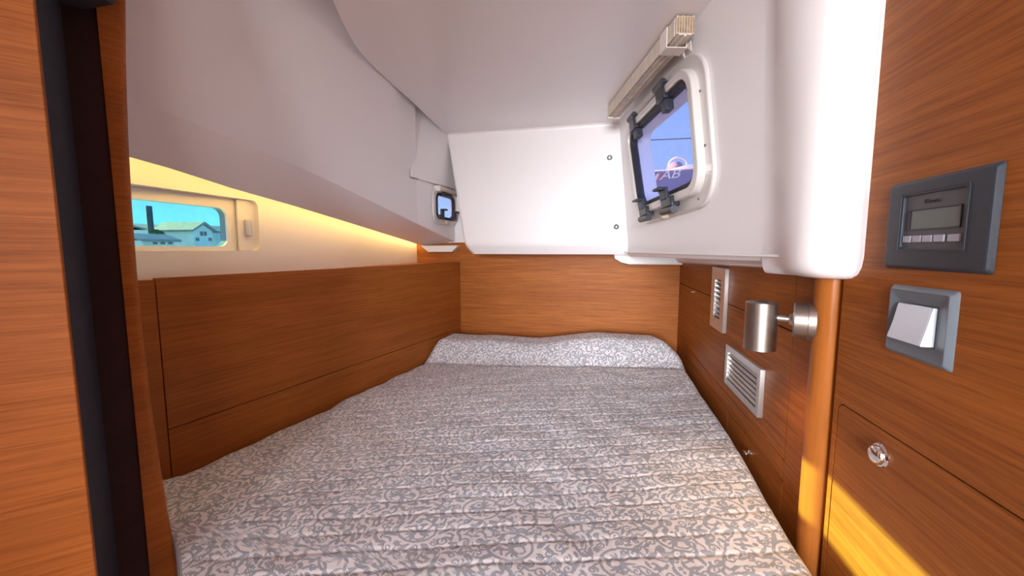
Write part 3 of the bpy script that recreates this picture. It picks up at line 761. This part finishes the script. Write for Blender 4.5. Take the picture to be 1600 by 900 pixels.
ap = N(nt, 'ShaderNodeAttribute', attribute_name='print')
g = N(nt, 'ShaderNodeNewGeometry')
n1 = N(nt, 'ShaderNodeTexNoise'); n1.inputs['Scale'].default_value = 220; n1.inputs['Detail'].default_value = 3; nt.links.new(g.outputs['Position'], n1.inputs['Vector'])
n2 = N(nt, 'ShaderNodeTexNoise'); n2.inputs['Scale'].default_value = 6; nt.links.new(g.outputs['Position'], n2.inputs['Vector'])
ad = N(nt, 'ShaderNodeMath', operation='MULTIPLY_ADD'); nt.links.new(n1.outputs['Fac'], ad.inputs[0]); ad.inputs[1].default_value = 0.55; nt.links.new(ap.outputs['Fac'], ad.inputs[2])
fac = ramp(nt, ad.outputs[0], 0.58, (0, 0, 0, 1), 0.95, (1, 1, 1, 1))
ground = ramp(nt, n2.outputs['Fac'], 0.3, (0.76, 0.715, 0.735, 1), 0.7, (0.80, 0.745, 0.755, 1))
inkc = ramp(nt, n2.outputs['Fac'], 0.3, (0.32, 0.335, 0.39, 1), 0.7, (0.37, 0.375, 0.42, 1))
col = mix(nt, fac, ground, inkc)
nt.links.new(col, b.inputs['Base Color']); b.inputs['Roughness'].default_value = 0.9; b.inputs['Sheen Weight'].default_value = 0.15
bump(nt, n1.outputs['Fac'], b, 0.3, 0.0012)
me.materials.append(m)
bs = bpy.data.objects.new('bedspread', me); C.objects.link(bs); bs.location = bedbase
bs['label'] = 'quilted cotton bedspread with a grey scroll and leaf print covering the berth'; bs['category'] = 'bedspread'
bm = BM()
b_prism(bm, [V((-0.20, 0.17, -0.70)), V((0.295, 0.17, -0.70)), V((0.31, 1.86, -0.70)), V((locker_x(1.86) + 0.02, 1.86, -0.70)), V((-0.905, 0.67, -0.70)), V((-0.64, 0.51, -0.70))], [], (0, 0, 0.112))
link('mattress', bm, 'mattress', bevel=0.01, label='plain berth mattress lying under the printed bedspread', cat='mattress')
prism('berth_base', [V((-0.215, 0.17, FLOOR)), V((XR - 0.004, 0.17, FLOOR)), V((XR - 0.004, 1.882, FLOOR)), V((locker_x(1.882) + 0.003, 1.882, FLOOR)), V((-0.922, 0.67, FLOOR)), V((-0.655, 0.51, FLOOR))], [], (0, 0, -0.70 - FLOOR),
      'teak_x', label='teak berth base carrying the mattress', cat='bed base')

# ================================================================= reading lamp
lax = V((-0.92, 0.39, 0)).normalized(); LB = V((0.327, 0.712, 0)); HY = LB.y + lax.y * 0.068
hc = onY(1191, 509, HY); LB.z = onY(1258, 501, 0.715).z; hx = LB.x + lax.x * 0.068
lampt = thing('reading_lamp', (LB.x, LB.y, LB.z - 0.03), 'brushed steel reading lamp with a short arm on the rounded teak post', 'lamp')
bm = BM(); b_lathe(bm, LB, lax, [(0.031, -0.006), (0.031, 0.004), (0.0285, 0.0045), (0.0285, 0.022), (0.0265, 0.024), (0.0, 0.024)], 32); link('wall_plate', bm, 'steel', lampt)
bm = BM(); b_cyl(bm, LB + lax * 0.02, V((hx, HY, LB.z + 0.001)) - lax * 0.015, 0.0062, n=16); b_lathe(bm, LB + lax * 0.022, lax, [(0.011, 0), (0.0095, 0.007), (0.0, 0.008)], 16); link('arm', bm, 'steel', lampt)
bm = BM(); R0 = 0.0240; zt, zb = hc.z + 0.041, hc.z - 0.040
b_lathe(bm, (hx, HY, 0), (0, 0, 1), [(0.018, zb + 0.03), (0.022, zb + 0.002), (0.022, zb), (R0, zb), (R0, zt - 0.0015), (R0 - 0.0015, zt), (0.0115, zt), (0.0115, zt - 0.003), (0, zt - 0.003)], 40); hd_ = link('lamp_head', bm, 'steel', lampt, smooth=30)
bm = BM(); b_lathe(bm, (hx, HY, zt - 0.004), (0, 0, 1), [(0.0092, 0), (0.0092, 0.003), (0.0065, 0.005), (0, 0.0035)], 24); link('push_switch', bm, 'black', hd_)
bm = BM(); b_lathe(bm, (hx, HY, zb + 0.028), (0, 0, -1), [(0.0, 0.012), (0.010, 0.010), (0.014, 0.0), (0.0, 0.0)], 20); link('bulb', bm, plain('warm_bulb', (1, .8, .5), .4, emit=(1, .55, .2), estr=30), hd_)
# the warm light the lamp gives off
ll = bpy.data.lights.new('reading_lamp_light', 'SPOT'); lo = bpy.data.objects.new('reading_lamp_light', ll); C.objects.link(lo)
ll.energy = 0.8; ll.color = (1.0, 0.70, 0.34); ll.spot_size = math.radians(110); ll.spot_blend = 0.8; ll.shadow_soft_size = 0.01
lo.location = (hx, HY, zb - 0.003); lo.rotation_euler = (0, 0, 0)

# ================================================================= control panel with display
def text_mesh(body, size, mat, name, parent, o, ex, ey, shear=0.0, ext=0.0004, space=1.0):
    cu = bpy.data.curves.new('lettering', 'FONT'); cu.body = body; cu.size = size; cu.shear = shear; cu.extrude = ext; cu.align_x = 'CENTER'; cu.align_y = 'CENTER'; cu.space_character = space
    to = bpy.data.objects.new('lettering', cu); C.objects.link(to)
    bpy.context.view_layer.update()
    dg = bpy.context.evaluated_depsgraph_get(); tm = to.evaluated_get(dg).to_mesh()
    bm = BM(); bm.from_mesh(tm); to.evaluated_get(dg).to_mesh_clear(); bpy.data.objects.remove(to)
    ez = ex.cross(ey)
    for v_ in bm.verts: v_.co = o + ex * v_.co.x + ey * v_.co.y + ez * v_.co.z
    return link(name, bm, mat, parent, smooth=0)
XF = 0.3345
a_ = onX(1392, 293, XF); b_ = onX(1537, 423, XF)
y0, y1, z0, z1 = b_.y, a_.y, b_.z, a_.z
cp = thing('control_panel', (XR, (y0 + y1) / 2, z0), 'graphite control panel with a small display and five keys above the light switch', 'control panel')
bm = BM()
fo = rr(y0, y1, z0, z1, 0.003, 3); wo = rr(y0 - 0.004, y1 + 0.004, z0 - 0.004, z1 + 0.004, 0.003, 3)
ah = onX(1412, 312, XF); bh = onX(1502, 389, XF)
wy0, wy1, wz0, wz1 = bh.y, ah.y, bh.z + 0.001, ah.z + 0.003
inn = rr(wy0, wy1, wz0, wz1, 0.002, 3)
F_ = [bm.verts.new((XF, a, b)) for a, b in fo]; W_ = [bm.verts.new((XR, a, b)) for a, b in wo]
I_ = [bm.verts.new((XF, a, b)) for a, b in inn]; J_ = [bm.verts.new((XF + 0.0045, a, b)) for a, b in inn]
n = len(F_)
for i in range(n):
    j = (i + 1) % n
    bm.faces.new((F_[i], F_[j], W_[j], W_[i])); bm.faces.new((I_[i], I_[j], J_[j], J_[i])); bm.faces.new((F_[i], F_[j], I_[j], I_[i]))
bm.faces.new(W_)
link('housing', bm, 'graphite', cp, smooth=30, bevel=0.0012)
def ring(name, ya, yb, za, zb, th, x, dx, mat, par):
    return prism(name, [V((x, a, b)) for a, b in rr(ya, yb, za, zb, 0.002, 3)], [[V((x, a, b)) for a, b in rr(ya + th, yb - th, za + th, zb - th, 0.001, 3)]], (dx, 0, 0), mat, par)
ring('rim', wy0 - 0.0035, wy1 + 0.0035, wz0 - 0.0035, wz1 + 0.0035, 0.0012, XF, -0.0008, 'graphite', cp)
bz = box('bezel', XF + 0.003, XF + 0.0045, wy0, wy1, wz0, wz1, 'bezel', cp)
W, H = wy1 - wy0, wz1 - wz0
# width runs from wy1 (aft) to wy0 (near): u = 0 at the aft side
def uy(u): return wy1 - u * W
box('display', XF + 0.0026, XF + 0.0032, uy(0.90), uy(0.13), wz0 + H * 0.36, wz0 + H * 0.70, 'lcd', cp)
ring('display_rim', uy(0.915), uy(0.09), wz0 + H * 0.34, wz0 + H * 0.73, 0.0012, XF + 0.0032, -0.0014, 'black', cp)
for u0, u1 in ((0.02, 0.17), (0.195, 0.345), (0.37, 0.525), (0.55, 0.71), (0.765, 0.935)):
    box('key', XF + 0.0012, XF + 0.0032, uy(u1), uy(u0), wz0 + H * 0.11, wz0 + H * 0.235, 'key', cp, bevel=0.0005)
text_mesh('Dimatec', 0.0068, 'ink', 'lettering', cp, V((XF + 0.0026, uy(0.47), wz0 + H * 0.855)), V((0, -1, 0)), V((0, 0, 1)))

# ================================================================= light switch
XS = 0.3345
a_ = onX(1389, 446, XS); b_ = onX(1474, 580, XS)
y0, y1, z0, z1 = b_.y - 0.001, a_.y, b_.z + 0.001, a_.z
sw = thing('light_switch', (XR, (y0 + y1) / 2, z0), 'slate grey light switch with a white rocker under the control panel', 'switch')
bm = BM(); fr = 0.017
loops = []
for (i_, x) in ((-0.002, XR), (-0.001, XS + 0.004), (0.003, XS), (fr - 0.004, XS + 0.0035), (fr, XS + 0.0040), (fr, XS + 0.0050)):
    loops.append([bm.verts.new((x, a, b)) for a, b in rr(y0 + i_, y1 - i_, z0 + i_, z1 - i_, 0.003, 3)])
for A_, B_ in zip(loops, loops[1:]):
    for i in range(len(A_)): j = (i + 1) % len(A_); bm.faces.new((A_[i], A_[j], B_[j], B_[i]))
bm.faces.new(loops[-1])
link('plate', bm, 'plate', sw, smooth=25, bevel=0.0006)
m_ = fr + 0.0012
bm = BM(); ya, yb, za, zb = y0 + m_ + 0.005, y1 - m_ + 0.002, z0 + m_, z1 - m_
prof = [(XS + 0.001, zb), (XS + 0.0, zb - 0.004), (XS - 0.003, za + (zb - za) * 0.5), (XS - 0.0075, za + 0.002), (XS - 0.007, za), (XS + 0.0045, za), (XS + 0.0045, zb)]
b_prism(bm, [V((x, ya, z)) for x, z in prof], [], (0, yb - ya, 0)); link('rocker', bm, 'rocker', sw, bevel=0.0008)
prism('rocker_side', [V((x, ya - 0.0012, z)) for x, z in prof], [], (0, 0.0009, 0), 'rocker', sw)

# ================================================================= LED strip behind the soffit lip
bm = BM()
strip_pts = [l + V((-0.012, 0, 0.012)) for l in low if l.y > 0.1]
for a, b in zip(strip_pts, strip_pts[1:]):
    vs4 = [bm.verts.new(p) for p in (a + V((0.004, 0, 0)), b + V((0.004, 0, 0)), b + V((-0.006, 0, 0.004)), a + V((-0.006, 0, 0.004)))]
    f = bm.faces.new(vs4); 
    ex = bmesh.ops.extrude_face_region(bm, geom=[f])['geom']; bmesh.ops.translate(bm, verts=[g for g in ex if isinstance(g, bmesh.types.BMVert)], vec=V((0.0, 0, 0.004)))
link('led_strip', bm, 'led', label='warm light strip tucked behind the soffit above the hull window', cat='light strip')

# ================================================================= pleated blinds
def blind(label, p0, p1, dwn, side, w_, h_, tape=True):
    """folded blind from p0 (aft) to p1 (near), height along dwn, width along side"""
    ax = (p1 - p0).normalized(); L = (p1 - p0).length
    t = thing('pleated_blind', tuple(p0), label, 'blind')
    npl = 7
    for i in range(npl):
        bm = BM(); a0 = w_ * i / npl
        b_frame(bm, p0, ax, side, dwn, 0.002, L, a0, a0 + w_ / npl * 0.92, 0.001 * (i % 2), h_ - 0.0015 * ((i + 1) % 2) - 0.004 * abs(i - 3) / 3)
        link('pleat', bm, 'paper', t, bevel=0.0008)
    bm = BM()
    for i in range(npl): b_frame(bm, p0, ax, side, dwn, L - 0.0005, L + 0.0012, w_ * i / npl + 0.001, w_ * (i + 0.75) / npl, 0.003, h_ - 0.007)
    link('pleat_ends', bm, 'paper_end', t)
    bm = BM(); b_frame(bm, p0, ax, side, dwn, -0.004, 0.008, -0.001, w_ + 0.001, 0, h_ + 0.002); link('end_cap', bm, 'tape', t, bevel=0.001)
    bm = BM(); b_frame(bm, p0, ax, side, dwn, 0.008, L - 0.01, -0.0015, -0.0002, 0.002, h_ * 0.93); link('backing_strip', bm, 'paper', t)
    if tape:
        bm = BM(); s0, s1 = L - 0.085, L - 0.045
        b_frame(bm, p0, ax, side, dwn, s0, s1, -0.004, -0.0022, 0, h_ + 0.004); b_frame(bm, p0, ax, side, dwn, s0, s1, -0.004, w_ + 0.004, h_ + 0.0012, h_ + 0.003); b_frame(bm, p0, ax, side, dwn, s0, s1, w_ + 0.002, w_ + 0.004, 0, h_ + 0.004)
        def pt(s, a, d): return p0 + ax * s + side * a + dwn * d
        for s, dr, wdt in ((s0 + 0.012, 0.028, 0.018), (s1 + 0.004, 0.022, 0.030)):
            vs3 = [bm.verts.new(p) for p in (pt(s - wdt / 2, w_ + 0.003, h_ - 0.006), pt(s + wdt / 2, w_ + 0.003, h_ - 0.004), pt(s + 0.002, w_ + 0.012, h_ + dr * 0.6))]
            f = bm.faces.new(vs3); ex = bmesh.ops.extrude_face_region(bm, geom=[f])['geom']; bmesh.ops.translate(bm, verts=[g_ for g_ in ex if isinstance(g_, bmesh.types.BMVert)], vec=side * 0.0012)
        link('tape_wrap', bm, 'tape', t)
    return t
b0_ = onZ(950, 166, 0.526); b1_ = onZ(1058, 24, 0.526); sd = (b1_ - b0_).normalized().cross(V((0, 0, 1))); sd = sd if sd.x > 0 else -sd
blind('beige pleated blind folded into a bar and taped along the ceiling above the large hatch', b0_, b1_, V((0, 0, -1)), sd, 0.042, 0.044)
blind('beige folded blind above the small far hatch', pq(1.668, 0.281, 0.003), pq(1.662, 0.281, 0.003) + V((0.02, -0.0, 0)) * 0 + pd * 0.20, V((0, 0, -1)), pnn, 0.028, 0.022, False)

# ================================================================= outside
M['quay'] = plain('quay_concrete', (0.42, 0.42, 0.40), 0.9, var=0.15, scale=0.6)
M['wall_h'] = plain('render_wall', (0.72, 0.74, 0.72), 0.9, var=0.08, scale=0.7)
M['roof'] = plain('weathered_roof', (0.26, 0.25, 0.27), 0.8, var=0.15, scale=1.2)
M['win_far'] = plain('far_window', (0.07, 0.09, 0.11), 0.2)
M['leafy'] = plain('tree_leaves', (0.06, 0.12, 0.05), 0.9, var=0.4, scale=3)
M['trunk'] = plain('tree_bark', (0.12, 0.09, 0.07), 0.9)
M['pole'] = plain('dark_pole', (0.05, 0.06, 0.08), 0.7)
ZG = -2.2
box('ground', -160, 160, -60, 260, ZG - 0.3, ZG, 'quay', **S_)
def house(label, cx, cy, wx, wy, eave, ridge, wins, axis='y'):
    t = thing('house', (cx, cy, ZG), label, 'building', 'low houses beyond the quay')
    x0, x1, y0, y1 = cx - wx / 2, cx + wx / 2, cy - wy / 2, cy + wy / 2
    bm = BM()
    if axis == 'y': b_prism(bm, [V((x1, y0, ZG)), V((x1, y1, ZG)), V((x1, y1, eave)), V((x0, y1, eave)), V((x0, y0, eave)), V((x1, y0, eave))][:1] + [V((x1, y1, ZG)), V((x1, y1, eave)), V((x1, y0, eave))], [], (-wx, 0, 0))
    else: b_prism(bm, [V((x1, y0, ZG)), V((x1, y1, ZG)), V((x1, y1, eave)), V((x1, (y0 + y1) / 2, ridge)), V((x1, y0, eave))], [], (-wx, 0, 0))
    link('walls', bm, 'wall_h', t, smooth=0)
    bm = BM(); o = 0.35
    if axis == 'y':      # ridge runs along y: slope faces the boat
        b_prism(bm, [V((x1 + o, y0 - o, eave - .1)), V((cx, y0 - o, ridge)), V((x0 - o, y0 - o, eave - .1)), V((x0 - o, y0 - o, eave + .1)), V((cx, y0 - o, ridge + .25)), V((x1 + o, y0 - o, eave + .12))], [], (0, wy + 2 * o, 0))
    else:                # gable faces the boat
        cy_ = (y0 + y1) / 2
        b_prism(bm, [V((x1 + o, y0 - o, eave - .15)), V((x1 + o, cy_, ridge + .05)), V((x1 + o, y1 + o, eave - .15)), V((x1 + o, y1 + o, eave + .1)), V((x1 + o, cy_, ridge + .35)), V((x1 + o, y0 - o, eave + .1))], [], (-wx - 2 * o, 0, 0))
    link('roof', bm, 'roof', t, smooth=0)
    for (yy, zz, ww, hh) in wins:
        wo_ = box('window', x1 - 0.02, x1 + 0.06, yy - ww / 2, yy + ww / 2, zz, zz + hh, 'frame_white', t)
        for s in (-1, 1): box('pane', x1 + 0.05, x1 + 0.09, yy + s * ww / 4 - ww * .19, yy + s * ww / 4 + ww * .19, zz + hh * .1, zz + hh * .9, 'win_far', wo_)
    return t
def wpt(px, py, X=-55.0): p = onX(px, py, X); return p.y, p.z
def house_px(label, x1, wx, pa, pb, pe, pr_, wins, axis):
    ya, yb = wpt(pa, 360, x1)[0], wpt(pb, 360, x1)[0]; m_ = (pa + pb) / 2
    ze, zr = wpt(m_, pe, x1)[1], wpt(m_, pr_, x1)[1]
    ws = [(wpt(wpx, 360, x1)[0], wpt(wpx, wy1, x1)[1], ww * abs(x1) / 640, wpt(wpx, wy0, x1)[1] - wpt(wpx, wy1, x1)[1]) for wpx, wy0, wy1, ww in wins]
    return house(label, x1 - wx / 2, (ya + yb) / 2, wx, yb - ya, ze, zr, ws, axis)
house_px('long low house with a shallow grey roof seen through the hull window', -58, 7, 232, 322, 361, 353.5, [(p, 364, 369, 7) for p in (252, 263, 274, 285)], 'y')
house_px('house with its pale gable end towards the boat', -49, 6, 302, 332, 361, 350.5, [(317, 361, 369, 12), (307, 371, 377, 6), (327, 371, 377, 6)], 'x')
house_px('broad house with a wide dark roof beside the gabled one', -58, 8, 337, 402, 364, 355, [(p, 367, 374, 6) for p in (346, 357, 368)], 'y')
house_px('small shed with a sloping roof standing in front of the long house', -40, 3, 222, 272, 376, 369, [(p, 378, 382, 6) for p in (240, 252, 264)], 'y')
yp, _ = wpt(234, 340)
yp = wpt(234, 340, -52.5)[0]; bm = BM(); b_cyl(bm, (-52.5, yp, ZG), (-52.5, yp, wpt(234, 322, -52.5)[1]), 0.30, n=12); link('chimney_stack', bm, 'pole', label='tall dark chimney stack rising beside the houses', cat='chimney')
def tree(label, x, y, h, r):
    t = thing('tree', (x, y, ZG), label, 'tree')
    bm = BM(); b_cyl(bm, (x, y, ZG), (x, y, ZG + h * .6), 0.14, 0.08, 8); link('trunk', bm, 'trunk', t)
    bm = BM()
    for k in range(900):
        a = random.uniform(0, 6.28); ph = math.acos(random.uniform(-1, 1)); rr_ = r * random.uniform(.45, 1.05)
        c = V((x + rr_ * math.sin(ph) * math.cos(a), y + rr_ * math.sin(ph) * math.sin(a), ZG + h * .72 + rr_ * .8 * math.cos(ph)))
        e1 = V((random.uniform(-1, 1), random.uniform(-1, 1), random.uniform(-1, 1))).normalized() * .16; e2 = e1.orthogonal().normalized() * .07
        bm.faces.new([bm.verts.new(p) for p in (c - e1, c + e2, c + e1, c - e2)])
    o = link('foliage', bm, 'leafy', t, smooth=0); o['kind'] = 'stuff'
yt, zt_ = wpt(243, 352, -50)
tree('small leafy tree beside the chimney stack', -50, yt, zt_ - ZG + 0.3, 0.8)
# overhead wire seen through the large hatch
wa, wb = onY(995, 219, 30), onY(1090, 215, 30); dw = (wb - wa)
bm = BM(); wp = []
for i in range(33):
    s = -3 + 7 * i / 32; wp.append(wa + dw * s + V((0, 0, -0.25 * math.sin(math.pi * (i / 32)) + 0.22)))
b_tube(bm, wp, 0.035, 6)
wt = thing('overhead_wire', (wp[0].x, wp[0].y, ZG), 'thin dark wire strung across the sky outside the large hatch', 'wire')
link('wire', bm, 'pole', wt)
for p in (wp[0], wp[-1]):
    bm = BM(); b_cyl(bm, (p.x, p.y, ZG), (p.x, p.y, p.z + 0.4), 0.14, 0.10, 10); link('pole', bm, 'trunk', wt)

# neighbouring boat aft, with a lettered sail bag on its boom
M['bag'] = plain('lavender_sail_bag', (0.20, 0.19, 0.40), 0.8, var=0.06, scale=5)
M['boat_white'] = plain('boat_white', (0.80, 0.80, 0.84), 0.4)
M['boat_stripe'] = plain('boat_stripe', (0.45, 0.46, 0.62), 0.6)
M['flag_green'] = plain('flag_green', (0.03, 0.32, 0.16), 0.7); M['flag_red'] = plain('flag_red', (0.65, 0.10, 0.12), 0.7); M['flag_white'] = plain('flag_white', (0.9, 0.9, 0.92), 0.7)
YBT = 7.0
boat = thing('moored_boat', (0.9, YBT + 1.2, ZG), 'white moored boat with a lavender sail bag, seen through the large hatch', 'boat')
def bp(px, py, Y=YBT): return onY(px, py, Y)
zbag1 = bp(1043, 268).z; zbag0 = bp(1043, 302).z
cx0, cx1 = -1.6, 3.6
def loft(name, secs, mat, parent, smooth=40):
    bm = BM(); rows = [[bm.verts.new(p) for p in s] for s in secs]
    for a, b in zip(rows, rows[1:]):
        for i in range(len(a)): j = (i + 1) % len(a); bm.faces.new((a[i], a[j], b[j], b[i]))
    bm.faces.new(rows[0]); bm.faces.new(rows[-1][::-1]); return link(name, bm, mat, parent, smooth=smooth)
secs = []
for i in range(13):
    t = i / 12; x = -3.5 + 9.5 * t; wdt = 1.5 * math.sin(math.pi * min(1, .18 + .8 * t)) ** 0.6; sh = 0.15 + 0.25 * (2 * t - 1) ** 2
    yc_ = YBT + 1.55
    secs.append([V((x, yc_ - wdt, -0.9 + sh)), V((x, yc_ - wdt * .9, -1.6)), V((x, yc_ - wdt * .4, ZG)), V((x, yc_ + wdt * .4, ZG)), V((x, yc_ + wdt * .9, -1.6)), V((x, yc_ + wdt, -0.9 + sh))])
loft('hull', secs, 'boat_white', boat)
zc0 = -0.85
secs = []
for i in range(7):
    t = i / 6; x = cx0 - 0.6 + (cx1 - cx0 + 1.0) * t; top = zbag0 - 0.08 - 0.06 * math.sin(t * 5)
    secs.append([V((x, YBT + 0.55, zc0)), V((x, YBT + 0.35, top - 0.22)), V((x, YBT + 0.55, top)), V((x, YBT + 2.4, top)), V((x, YBT + 2.7, top - .3)), V((x, YBT + 2.5, zc0))])
loft('cabin', secs, 'boat_white', boat)
box('cabin_stripe', cx0, cx1, YBT + 0.30, YBT + 0.40, zbag0 - 0.26, zbag0 - 0.18, 'boat_stripe', boat)
secs = []                                                   # sail bag: tapering tube, higher on the right
for i in range(15):
    t = i / 14; x = cx0 + (cx1 - cx0) * t; ht = (zbag1 - zbag0) * (0.88 + 0.40 * t); zz = zbag0 + 0.02 * t
    secs.append([V((x, YBT, zz + ht * .05)), V((x, YBT, zz + ht * .9)), V((x, YBT + .10, zz + ht)), V((x, YBT + .25, zz + ht)), V((x, YBT + .35, zz + ht * .5)), V((x, YBT + .15, zz))])
bag = loft('sail_bag', secs, 'bag', boat)
secs = []                                                   # folded white sail / sprayhood on top of the bag
for i in range(29):
    t = i / 28; x = cx0 + (cx1 - cx0) * t; ht = (zbag1 - zbag0) * (0.88 + 0.40 * t); zz = zbag0 + 0.02 * t + ht * .96; h2 = 0.055 + 0.025 * math.sin(t * 24) + 0.02 * math.sin(t * 47)
    secs.append([V((x, YBT + .04, zz)), V((x, YBT + .08, zz + h2 * .8)), V((x, YBT + .18, zz + h2)), V((x, YBT + .30, zz + h2 * .7)), V((x, YBT + .32, zz))])
loft('folded_sail', secs, 'boat_white', boat)
dc = bp(1054, 258, YBT + 0.5)
bm = BM(); bmesh.ops.create_uvsphere(bm, u_segments=20, v_segments=12, radius=1.0)
for v_ in bm.verts: v_.co = V((dc.x + v_.co.x * 0.13, dc.y + v_.co.y * .3, dc.z - 0.06 + v_.co.z * .11))
link('dome', bm, 'bag', boat)
bm = BM()
arcp = [V((dc.x + 0.145 * math.cos(t), dc.y - .30, dc.z - 0.065 + .13 * math.sin(t))) for t in np.linspace(0.05, 3.1, 16)]
b_tube(bm, arcp, 0.016, 6); link('dome_rim', bm, 'boat_white', boat)
bm = BM(); b_cyl(bm, (3.2, YBT + 0.2, -0.9), (3.2, YBT + 0.2, 9), 0.09, n=14); link('mast', bm, 'boat_white', boat)
# the mark on the bag: green, white and red slashes, then two letters
def slash(px0, px1, mat):
    b0, b1, t1, t0 = bp(px0, 283.0 - (px0 - 1018) * .06, YBT - .004), bp(px1, 283.0 - (px1 - 1018) * .06, YBT - .004), bp(px1 + 5.5, 271.5 - (px1 - 1018) * .06, YBT - .004), bp(px0 + 5.5, 271.5 - (px0 - 1018) * .06, YBT - .004)
    prism('mark_slash', [b0, b1, t1, t0], [], (0, 0.006, 0), mat, bag, smooth=0)
slash(1018.0, 1020.5, 'flag_green'); slash(1020.9, 1025.0, 'flag_white'); slash(1026.0, 1029.5, 'flag_red')
tl = bp(1045.5, 273.5, YBT - .006)
ang = math.radians(5)
text_mesh('AB', 0.19, 'flag_white', 'mark_letters', bag, tl, V((math.cos(ang), 0, math.sin(ang))) * 1.35, V((-math.sin(ang), 0, math.cos(ang))), shear=0.35, ext=0.002, space=0.95)

cleanup()
